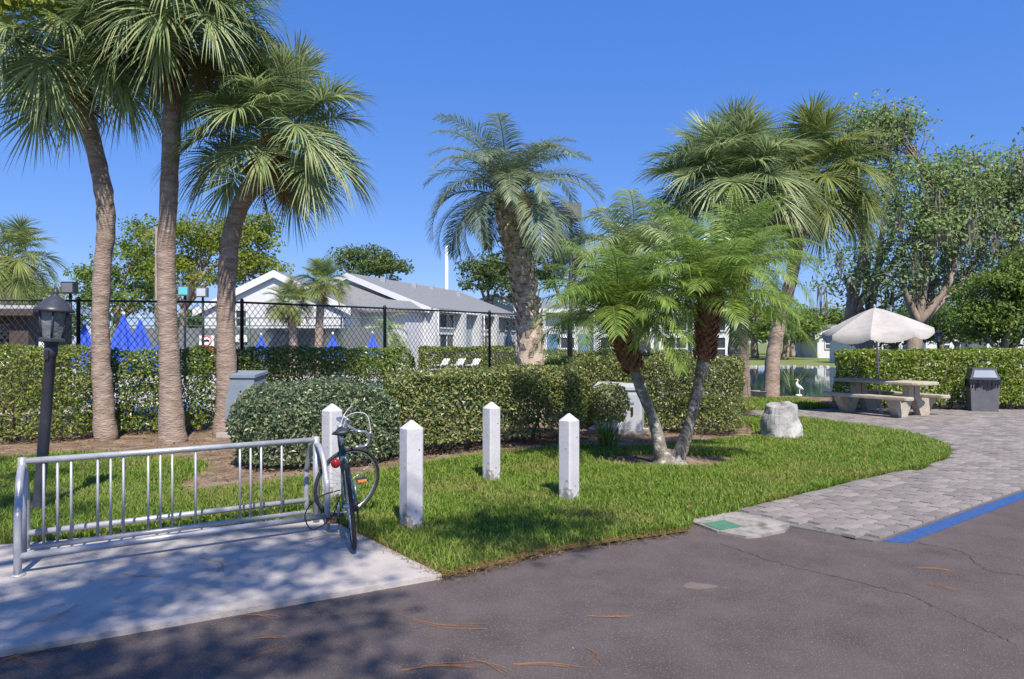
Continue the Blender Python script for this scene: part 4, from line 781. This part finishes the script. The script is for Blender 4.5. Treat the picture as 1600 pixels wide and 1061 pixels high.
# bike rack
A = np.array((-3.60,5.02)); B = np.array((-1.76,6.14)); ax = (B-A)/np.linalg.norm(B-A); nx = np.array((ax[1], -ax[0])); LN = np.linalg.norm(B-A)
t = thing('bike_rack', 'galvanised steel bike rack on the concrete pad', 'bike rack', (A[0], A[1], .035), math.atan2(ax[1], ax[0])); TH = .74; Mg = M['galv']
MB().tube([(0,0,TH),(LN,0,TH)], .024, 12).build('top_rail', Mg, t); MB().tube([(.05,0,.10),(LN-.05,0,.10)], .02, 10).build('middle_rail', Mg, t)
MB().tube([(.0,-.34,.13),(LN,-.34,.13)], .024, 10).build('front_rail', Mg, t); MB().tube([(.0,.34,.13),(LN,.34,.13)], .024, 10).build('rear_rail', Mg, t)
for x in (0, LN):
    MB().tube([(x,0,0),(x,0,TH+.03)], .030, 10).build('end_post', Mg, t)
    for sg in (-1, 1): MB().tube(spline([(x,0,TH-.04),(x,sg*.10,TH-.05),(x,sg*.22,TH-.13),(x,sg*.31,TH-.30),(x,sg*.34,.38),(x,sg*.34,0)], 18), .025, 10).build('leg', Mg, t); MB().lathe([(.05,0),(.05,.008),(.03,.012)], (x,sg*.34,0), 10).build('foot_plate', Mg, t)
pat = [0,1,2,4,5,6,8,9,10,12,16,17,18,20]; u0 = .13; du = (LN-.26)/22
bm_ = MB().tube([(0,0,.10),(0,0,TH)], .0095, 8).mesh('bar'); bm_.materials.append(Mg)
for k in pat: o = link('bar', bm_, t); o.location = (u0+du*k, 0, 0)
# lamp post
x, y = G(59,806); t = thing('lamp_post', 'leaning dark lamp post with lantern at left', 'lamp post', (x, y, 0)); t.rotation_euler = (0, R(4.6), 0); t.scale = (.88, .88, .95)
MB().lathe([(.072,-.1),(.07,.02),(.056,.05),(.054,1.60),(.064,1.61),(.064,1.70),(.05,1.72)], n=20).build('post', M['post_metal'], t)
MB().box((.0,-.066,1.62), (.05,.02,.09)).build('sensor', M['black_metal'], t)
ln = MB().lathe([(.05,1.70),(.085,1.74),(.135,1.755),(.135,1.78),(.12,1.79)], n=6, smooth=False).build('lantern_base', M['post_metal'], t)
lc = MB()
for k in range(6):
    a = math.pi/3*k; lc.tube([(.105*math.cos(a),.105*math.sin(a),1.78),(.148*math.cos(a),.148*math.sin(a),2.06)], .010, 6)
lc.build('lantern_cage', M['post_metal'], t)
for k in range(6):
    a0, a1 = math.pi/3*k, math.pi/3*(k+1); V = [(r*math.cos(a), r*math.sin(a), z) for r, z in ((.099,1.79),(.142,2.055)) for a in (a0, a1)]
    V2 = [(q[0]*.96, q[1]*.96, q[2]) for q in V]; MB().add(V+V2, [(0,1,3,2),(6,7,5,4)]).build('glass_panel', M['glass'], t)
MB().lathe([(.185,2.05),(.19,2.075),(.15,2.10),(.11,2.16),(.055,2.20),(.03,2.215),(.025,2.225),(.034,2.245),(.025,2.265),(.012,2.275),(.018,2.29),(0,2.305)], n=24).build('roof', M['post_metal'], t)
# thin pale post at gap in hedge
x, y = (-7.62,12.0); t = thing('pale_pipe_post', 'thin pale pipe post in the gap of the left hedge', 'post', (x, y, 0)); MB().tube([(0,0,-.05),(0,0,1.5)], .03, 10).build('pipe', M['cab_pale'], t); MB().lathe([(.04,1.48),(.04,1.53),(0,1.55)], n=10).build('cap', M['cab_pale'], t)
# utility cabinets
def cabinet(label, x, y, wd, dp, h, rz, mat, decal=False):
    t = thing('utility_cabinet', label, 'utility cabinet', (x, y, 0), rz); MB().box((0,0,.04), (wd+.2,dp+.2,.12)).build('plinth', M['concrete'], t)
    mb = MB(); V = [(-wd/2,-dp/2,.1),(wd/2,-dp/2,.1),(wd/2,dp/2,.1),(-wd/2,dp/2,.1),(-wd/2,-dp/2,h-.06),(wd/2,-dp/2,h-.06),(wd/2,dp/2,h),(-wd/2,dp/2,h)]
    mb.add(V, [(0,1,5,4),(1,2,6,5),(2,3,7,6),(3,0,4,7)]); mb.build('body', mat, t)
    V = [(sx*(wd/2+.025), sy*(dp/2+.025), z) for z in (0, .05) for sx, sy in ((-1,-1),(1,-1),(1,1),(-1,1))]; V = [(a, b, c + h - .06 + .06*(b > 0)) for a, b, c in V]
    MB().add(V, [(3,2,1,0),(4,5,6,7),(0,1,5,4),(1,2,6,5),(2,3,7,6),(3,0,4,7)]).build('lid', mat, t)
    dr = MB().box((0,-dp/2-.012,h*.48), (wd*.9,.02,h*.72)).build('door', mat, t); MB().box((wd*.3,-dp/2-.035,h*.5), (.03,.03,.14)).build('handle', M['black_metal'], dr)
    if decal: MB().box((-wd*.05,-dp/2-.026,h*.74), (.13,.006,.075)).build('vent', M['can'], t); MB().box((wd*.26,-dp/2-.026,h*.66), (.13,.006,.035)).build('blue_sticker', M['door_blue'], t); MB().box((wd*.26,-dp/2-.026,h*.55), (.06,.006,.055)).build('green_sticker', M['pine'], t)
cabinet('grey blue utility cabinet beside the leaning dark palm', -4.66, 11.95, .54, .42, 1.10, R(-8), M['cab_grey']); cabinet('pale utility cabinet between the two grey green hedges', 1.98, 12.5, .85, .6, .86, R(-16), M['cab_pale'], True)
# boulder
x, y = G(1230,690); n = 26; m = 18; V = []
for i in range(m+1):
    v = i/m; z = .60*min(1, v*1.25); rr = (1 - .33*min(1, v*1.25)**1.3) if v < .8 else .67*(1 - (v-.8)/.2)
    for k in range(n):
        a = 2*math.pi*k/n; sq = (abs(math.cos(a))**3.2 + abs(math.sin(a))**3.2)**(-1/3.2); V.append((.335*rr*sq*math.cos(a), .28*rr*sq*math.sin(a), z + (.03*math.cos(a-.5) if v > .6 else 0)))
V = np.array(V); V += (nrm(V*(1,1,.6))*(.030*wob(V*4, 2, 31) + .010*wob(V*9, 2, 32))[:, None]); V[:n, 2] = -.04
mb = MB().add(V, [(i*n+k, i*n+(k+1)%n, (i+1)*n+(k+1)%n, (i+1)*n+k) for i in range(m) for k in range(n)]); o = mb.build('boulder', M['rock']); o.location = (x, y+.25, 0); o.rotation_euler = (0,0,R(14)); tag(o, 'squat grey limestone boulder on the lawn beside the walk', 'boulder')
# picnic table
axd = np.array((.485,-.874)); t = thing('picnic_table', 'tan concrete picnic table with two benches', 'picnic table', (8.47,15.55,.035), math.atan2(axd[1], axd[0])); Mc = M['table_conc']
def slab(name, cy, hl, hw, z0, z1):
    n = 8; P = [(hl-hw*.55+hw*.55*math.cos(a), cy+hw*math.sin(a)) for a in np.linspace(-math.pi/2, math.pi/2, n)] + [(-hl+hw*.55+hw*.55*math.cos(a), cy+hw*math.sin(a)) for a in np.linspace(math.pi/2, 1.5*math.pi, n)]
    ins = [(a*.99, cy+(b-cy)*.94) for a, b in P]; mb = MB(); k = len(P); V = [(a,b,z0) for a,b in ins] + [(a,b,z0+.015) for a,b in P] + [(a,b,z1-.015) for a,b in P] + [(a,b,z1) for a,b in ins]
    mb.add(V, [(i*k+j, i*k+(j+1)%k, (i+1)*k+(j+1)%k, (i+1)*k+j) for i in range(3) for j in range(k)] + [tuple(range(k))[::-1], tuple(3*k+j for j in range(k))]); mb.build(name, Mc, t)
slab('table_top', 0, 1.12, .42, .69, .76); slab('bench', -.68, 1.05, .145, .38, .455); slab('bench', .68, 1.05, .145, .38, .455)
for xx in (-.62, .62):
    for sg in (-1, 1):
        poly = [(-.80,.38),(-.56,.38),(-.36,.19),(-.15,.52),(-.15,.69),(-.36,.69),(-.36,.55),(-.46,.0),(-.66,.0)]
        poly = [(.82,.38),(.54,.38),(.40,.22),(.20,.45),(.20,.69),(.02,.69),(.02,.42),(.26,.0),(.56,.0)]
        V = [(xx+q, sg*a, z) for q in (-.075,.075) for a, z in poly]; k = len(poly)
        f = [tuple(range(k)), tuple(range(k, 2*k))[::-1]] + [(i, k+i, k+(i+1)%k, (i+1)%k) for i in range(k)]
        MB().add(V, f if sg > 0 else [q[::-1] for q in f]).build('leg', Mc, t)
# patio umbrella
t = thing('patio_umbrella', 'open off white umbrella standing through the picnic table', 'umbrella', (8.40,15.55,.03)); t.rotation_euler = (R(3), R(-5), 0); r_, zt, zr = 1.12, 2.42, 1.90; npn = 8
for k in range(npn):
    V = []; nu, nv = 6, 6; a0 = 2*math.pi*k/npn + .2
    for i in range(nv+1):
        v = i/nv
        for j in range(nu+1):
            u = j/nu; a = a0 + 2*math.pi/npn*u; cut = math.cos(math.pi/npn)/math.cos((u-.5)*2*math.pi/npn); sag = .05*math.sin(math.pi*u)*v; V.append((r_*v*cut*math.cos(a), r_*v*cut*math.sin(a), zt - (zt-zr)*(v**1.18) - sag))
    for j in range(nu+1):
        u = j/nu; x_, y_, z_ = V[nv*(nu+1)+j]; V.append((x_*1.012, y_*1.012, z_ - .11 - .05*math.sin(math.pi*u)**.7))
    mb = MB().add(V, [(i*(nu+1)+j, (i+1)*(nu+1)+j, (i+1)*(nu+1)+j+1, i*(nu+1)+j+1) for i in range(nv+1) for j in range(nu)], True); mb.build('canopy_panel', M['umb_white'], t)
    MB().tube([(0,0,zt-.03),(r_*.98*math.cos(a0), r_*.98*math.sin(a0), zr-.012)], .008, 5).build('rib', M['galv'], t)
MB().tube([(0,0,0),(0,0,zt+.02)], .022, 10).build('pole', M['galv'], t); MB().lathe([(.02,0),(.035,.02),(.02,.06),(0,.08)], (0,0,zt), 10).build('finial', M['umb_white'], t); MB().lathe([(.06,-.03),(.05,.02),(.03,.10),(.028,.2)], n=12).build('foot', M['galv'], t)
# litter bin
x, y = G(1549,646); t = thing('litter_bin', 'grey square litter bin with hooded lid and black bag by the long hedge', 'litter bin', (x, y+.3, .03), R(-24))
MB().box((0,0,.33), (.52,.52,.66), taper=1.12).build('body', M['can'], t); MB().box((0,0,.71), (.62,.62,.10), taper=.98).build('bag', M['bag'], t)
mb = MB(); 
for a in np.linspace(0, 6.283, 25)[:-1]:
    q = (abs(math.cos(a))**6 + abs(math.sin(a))**6)**(-1/6)*.305
    l_ = .05 + .07*abs(math.sin(a*3.5)) ; d_ = .28; V = [(q*math.cos(a-.14), q*math.sin(a-.14), .74), (q*math.cos(a+.14), q*math.sin(a+.14), .74), (q*1.03*math.cos(a+.12), q*1.03*math.sin(a+.12), .66-l_), (q*1.03*math.cos(a-.12), q*1.03*math.sin(a-.12), .66-l_)]; mb.add(V, [(0,1,2,3)[::-1]])
mb.build('bag_cuff', M['bag'], t)
V = [(-.3,-.3,.75),(.3,-.3,.75),(.3,.3,.75),(-.3,.3,.75),(-.22,-.2,1.0),(.22,-.2,1.0),(.24,.27,1.02),(-.24,.27,1.02)]
MB().add(V, [(0,1,5,4),(1,2,6,5),(2,3,7,6),(3,0,4,7),(4,5,6,7)]).build('hood', M['can_lid'], t); MB().add([(-.24,-.30,.80),(.24,-.30,.80),(.19,-.225,.965),(-.19,-.225,.965),(-.24,-.285,.80),(.24,-.285,.80)], [(0,1,2,3)]).build('flap', M['cab_grey'], t)
# black lamp beyond the hedge
x, z = XZ(1466, 514, 27); t = thing('lamp_post', 'black lantern lamp post beyond the long hedge', 'lamp post', (x, 27, 0)); MB().lathe([(.05,0),(.045,z-.55),(.08,z-.52)], n=10).build('post', M['black_metal'], t); MB().lathe([(.08,z-.5),(.15,z-.2)], n=6, smooth=False).build('lantern', M['glass'], t); MB().lathe([(.2,z-.2),(.1,z-.08),(.02,z-.05),(0,z)], n=10).build('roof', M['black_metal'], t)
# heron ornament, pot and gnome-like ornament by the pond
x, y = G(1248,618); t = thing('heron_ornament', 'small white heron garden ornament by the pond', 'ornament', (x, y, 0), R(150)); t.scale = (.8,.8,.8)
mb = MB(); mb.tube(spline([(-.17,0,.24),(-.08,0,.30),(.02,0,.36),(.07,0,.44),(.05,0,.52),(.03,0,.58),(.06,0,.63)], 16), np.interp(np.linspace(0,1,16), [0,.25,.5,.7,.9,1], [.015,.075,.06,.03,.026,.03]), 10); mb.build('body', M['white_plain'], t)
MB().tube([(.07,0,.635),(.19,0,.60)], [.014,.002], 6).build('bill', M['flower'], t)
for s_ in (-.03,.03): MB().tube([(-.04,s_,.27),(-.03,s_,.13),(-.05,s_,0)], .009, 6).build('leg', M['white_plain'], t)
MB().lathe([(.13,-.02),(.12,.03),(.06,.05)], n=12).build('base', M['white_plain'], t)
x, y = G(1186,622); t = thing('planter', 'small grey bowl planter at the palm foot', 'planter', (x, y, 0)); MB().lathe([(.14,0),(.24,.2),(.26,.22),(.22,.21),(.2,.16)], n=14).build('bowl', M['cab_grey'], t); MB().lathe([(.2,.16),(.0,.18)], n=14).build('soil', M['soil'], t)
# reedy clumps by the pond and hanging growth near the palm
def clump(label, x, y, n, h, mat, spread=.5, w_=.02, name='reed_clump'):
    P = []; rng = np.random.default_rng(int(x*10)+n); V = []
    for i in range(n):
        a = rng.uniform(0, 6.28); s_ = rng.uniform(.1, 1)*spread; hh = h*rng.uniform(.6,1.1); S = np.array((-math.sin(a), math.cos(a), 0))*w_; D = np.array((math.cos(a), math.sin(a), 0)); b = D*.1*rng.uniform()
        V.append([b-S, b+S, b+D*s_*.4+S*.8+(0,0,hh*.6), b+D*s_*.4-S*.8+(0,0,hh*.6), b+D*s_+(0,0,hh)])
    V = np.array(V).reshape(-1,3); o = np.arange(n)[:, None]*5
    m = link(name, np_mesh(name, V, np.concatenate([o + np.array(q) for q in ((0,1,2),(0,2,3),(3,2,4))], 0)), None, mat); m.location = (x, y, 0); tag(m, label, 'plant')
x, y = G(1240,617); clump('reedy green clump behind the white heron', x, y, 50, .9, M['oak_olive'], .6, .014)
x, y = G(1215,612); clump('spiky grass clump at the water edge by the palm trunk', x, y, 110, .9, M['oak_olive'], .6, .014)
x, y = G(1005,722); clump('small weedy plant at left foot of the date palm', x-.35, y+.9, 60, .55, M['oak_light'], .35, .016, 'weed')
# stones on the far bank
mb = MB()
for i in range(260):
    x = RNG.uniform(4, 40); y = 46.4 + RNG.normal()*.35; s_ = RNG.uniform(.10,.24); mb.box((x,y,.0), (s_*1.4,s_,s_*.8), RNG.uniform(0,3), taper=.6)
tag(mb.build('bank_stones', M['rock']), 'row of pale stones edging the far pond bank', 'stones', kind='stuff')

# bicycle
t = thing('bicycle', 'teal road bicycle with drop handlebar locked to the rack', 'bicycle', (-1.24,5.36,.035), math.atan2(.955,-.29)); t.rotation_euler = (R(-5.5), 0, math.atan2(.955,-.29)); WR = .335
def wheel(name, c, axis_rot, parent):
    h = bpy.data.objects.new(name, None)
    aa = np.linspace(0, 2*math.pi, 41)[:-1]; Rm = np.array(axis_rot)
    def ring(r): return np.stack([r*np.cos(aa), 0*aa, r*np.sin(aa)], 1) @ Rm.T + np.array(c)
    ty = MB().tube(ring(WR-.016), .016, 8, closed=True).build(name, M['tyre'], parent)
    MB().tube(ring(WR-.038), .010, 6, closed=True).build('rim', M['chrome'], ty); sp = MB()
    for k in range(28):
        a = 2*math.pi*k/28; a2 = a + (.6 if k % 2 else -.6); s_ = .028*(1 if k % 4 < 2 else -1)
        p = np.array([(.02*math.cos(a2), s_, .02*math.sin(a2)), ((WR-.04)*math.cos(a), 0, (WR-.04)*math.sin(a))]) @ Rm.T + np.array(c); sp.tube(p, .0013, 3, cap=False)
    sp.build('spokes', M['chrome'], ty); MB().tube(np.array([(0,-.05,0),(0,.05,0)]) @ Rm.T + np.array(c), .018, 10).build('hub', M['chrome'], ty); bpy.data.objects.remove(h)
wheel('rear_wheel', (0,0,WR), np.eye(3), t)
bb = (.43,0,.275); st = (.285,0,.77); ht = (.80,0,.80); hb = (.835,0,.68); fx = (.98,0,WR)
fm = MB()
for a, b, r in ((bb,st,.015),(st,ht,.0145),(bb,hb,.0165),(ht,hb,.018)): fm.tube([a,b], r, 10)
for s_ in (-.055,.055): fm.tube([(.0,s_,WR),(bb[0]-.03,s_*.5,bb[2])], .009, 8); fm.tube([(.0,s_,WR),(st[0],s_*.25,st[2]-.03)], .008, 8)
fm.build('frame', M['teal'], t)
MB().tube([st,(.262,0,.86)], .013, 8).build('seat_post', M['chrome'], t)
sd_ = MB(); sx = np.linspace(0,1,9); 
V = []; 
for u in sx:
    wv = .075*(1-u)**.8*(1 if u > .02 else .7) + .018; V += [(.10+.27*u, -wv, .885+.015*(u-.5)**2*4), (.10+.27*u, -wv*.6, .915), (.10+.27*u, 0, .922-.01*math.sin(math.pi*u)), (.10+.27*u, wv*.6, .915), (.10+.27*u, wv, .885+.015*(u-.5)**2*4), (.10+.27*u, 0, .872)]
sd_.add(V, [(i*6+k, i*6+(k+1)%6, (i+1)*6+(k+1)%6, (i+1)*6+k)[::-1] for i in range(8) for k in range(6)] + [tuple(range(6)), tuple(48+k for k in range(6))[::-1]], True); sd_.build('saddle', M['black_metal'], t)
axs = Vector(ht) - Vector(hb); SR = Matrix.Rotation(R(-66), 3, axs.normalized()); hbv = Vector(hb)
def st_(p): q = SR @ (Vector(p) - hbv) + hbv; return tuple(q)
MB().tube([st_(hb), st_((.86,0,.66))], .02, 8).build('fork_crown', M['chrome'], t); fk = MB()
for s_ in (-.05,.05): fk.tube(spline([st_((.85,s_*.6,.67)), st_((.90,s_,.50)), st_((.98,s_,WR))], 10), np.linspace(.012,.008,10), 8)
fk.build('fork', M['teal'], t); wheel('front_wheel', st_(fx), np.array(SR), t)
MB().tube([ht, st_((.775,0,.87)), st_((.86,0,.885))], .012, 8).build('stem', M['chrome'], t)
hbp = [st_(p) for p in [(.86,0,.885),(.86,.10,.885),(.87,.19,.885),(.94,.205,.88),(.985,.205,.82),(.96,.205,.755),(.86,.205,.745)]]; hbm = [st_(p) for p in [(.86,0,.885),(.86,-.10,.885),(.87,-.19,.885),(.94,-.205,.88),(.985,-.205,.82),(.96,-.205,.755),(.86,-.205,.745)]]
MB().tube(spline(hbp, 26), .0125, 8).tube(spline(hbm, 26), .0125, 8).build('handlebar', M['chrome'], t)
for s_ in (-1,1): MB().tube([st_((.975,.205*s_,.875)), st_((1.01,.205*s_,.86)), st_((1.0,.205*s_,.77))], [.014,.009,.006], 6).build('brake_lever', M['chrome'], t)
for s_ in (-1,1): MB().tube(spline([st_((1.0,.2*s_,.87)), st_((.96,.12*s_,1.02)), st_((.84,.03*s_,.98)), (.78,.02*s_,.80)], 16), .0045, 5).build('brake_cable', M['cab_pale'], t)
MB().tube([(bb[0]+.09*math.cos(a), -.05, bb[2]+.09*math.sin(a)) for a in np.linspace(0,6.283,25)[:-1]], .006, 5, closed=True).build('chainring', M['chrome'], t)
MB().tube([(0,-.05,WR+.045),(bb[0],-.05,bb[2]+.09)], .005, 4).tube([(0,-.05,WR-.045),(bb[0],-.05,bb[2]-.09)], .005, 4).build('chain', M['black_metal'], t); MB().tube([(0,-.062,WR),(0,-.03,WR)], .05, 14).build('sprocket', M['black_metal'], t); MB().box((.03,-.055,WR-.09), (.05,.015,.12)).build('derailleur', M['black_metal'], t)
for s_, dz in ((-1,.15),(1,-.15)): MB().tube([(bb[0], .07*s_, bb[2]), (bb[0]+.06, .085*s_, bb[2]+dz)], .010, 6).build('crank', M['chrome'], t); pd = MB().box((bb[0]+.06, .14*s_, bb[2]+dz), (.08,.09,.025)).build('pedal', M['black_metal'], t); MB().box((bb[0]+.017, .14*s_, bb[2]+dz), (.008,.075,.02)).build('pedal_reflector', M['orange'], pd)
MB().tube([(.10,0,.70),(.06,.04,.69),(.03,.06,.68)], .006, 6).build('reflector_bracket', M['chrome'], t); MB().lathe([(.0,-.012),(.036,-.010),(.036,.010),(.0,.012)], n=16).build('rear_reflector', M['red'], t)
rr_ = [c for c in t.children if c.name.startswith('rear_reflector')][0]; rr_.location = (.015,.075,.68); rr_.rotation_euler = (0, R(90), 0)
MB().tube(spline([(.10,.03,.69),(.05,0,.715),(.05,-.02,.66)], 6), .008, 6).build('rear_brake', M['chrome'], t)
MB().tube(spline([(.1,.06,.45),(.10,.22,.42),(.12,.34,.30),(.20,.30,.15),(.25,.15,.2),(.1,.05,.42)], 40), .005, 6).build('lock_cable', M['black_metal'], t)

# fallen needle bunches on asphalt and pad
def needles(label, p0, p1, bow, n=5, seed=0, z=.006):
    a = np.array(G(*p0)); b = np.array(G(*p1)); rng = np.random.default_rng(seed); mb = MB(); m_ = (a+b)/2; d = b-a; nv = np.array((-d[1], d[0]))
    for i in range(n):
        k = bow*rng.uniform(.8, 1.2) + rng.normal()*.02; aa = a + rng.normal(scale=.008, size=2); b2 = b + rng.normal(scale=.022, size=2) - d*rng.uniform(0, .12)
        if i % 3 == 2: aa = a + d*rng.uniform(.3, .5) + nv*k*.8
        mid = (aa+b2)/2 + nv*k*(.8 if i % 3 != 2 else .2); P = spline([(*aa, z), (*mid, z+.005), (*b2, z)], 10); mb.tube(P, .0009, 4, cap=False)
    o = mb.build('pine_needles', M['needle']); tag(o, label, 'pine needles', 'fallen pine needle bunches')
ND = [((640,968),(762,978),-.14,'curved needle bunch on the asphalt in the middle'),((628,1048),(748,1042),.06,'needle bunch at the bottom edge left of centre'),((735,1030),(792,1055),.08,'short bent needle pair at the bottom edge'),((802,1040),(898,1043),.08,'needle bunch at the bottom edge in the centre'),((912,1012),(930,1040),.2,'single hooked needle near the bottom centre'),((918,964),(988,963),-.06,'small needle bunch right of the middle'),((365,1040),(446,1012),0,'straight orange needles near the shaded asphalt'),((380,962),(440,966),.05,'needles at the edge of the concrete pad'),((395,1000),(450,998),.05,'needles on dark shaded asphalt'),((0,1035),(95,1012),.1,'large needle bunch at the lower left corner'),((20,1018),(70,1040),-.1,'crossed needles at the lower left corner'),((1435,888),(1490,894),.05,'needles on asphalt near the blue line'),((190,905),(255,908),-.15,'needle bunch on the concrete pad below the rack'),((310,880),(345,905),.2,'needles on the pad right of centre'),((505,840),(560,856),.1,'rusty needles under the bicycle'),((1450,912),(1492,925),-.05,'needles beside the long asphalt crack'),((120,955),(60,985),.1,'needles on the pad near the left edge')]
for i, (a, b, k, lb) in enumerate(ND): needles(lb, a, b, k, 4 + i % 2, i, .04 if (b[1] < 975 and b[0] < 420 and i > 8) or i in (13,14,16) else .006)
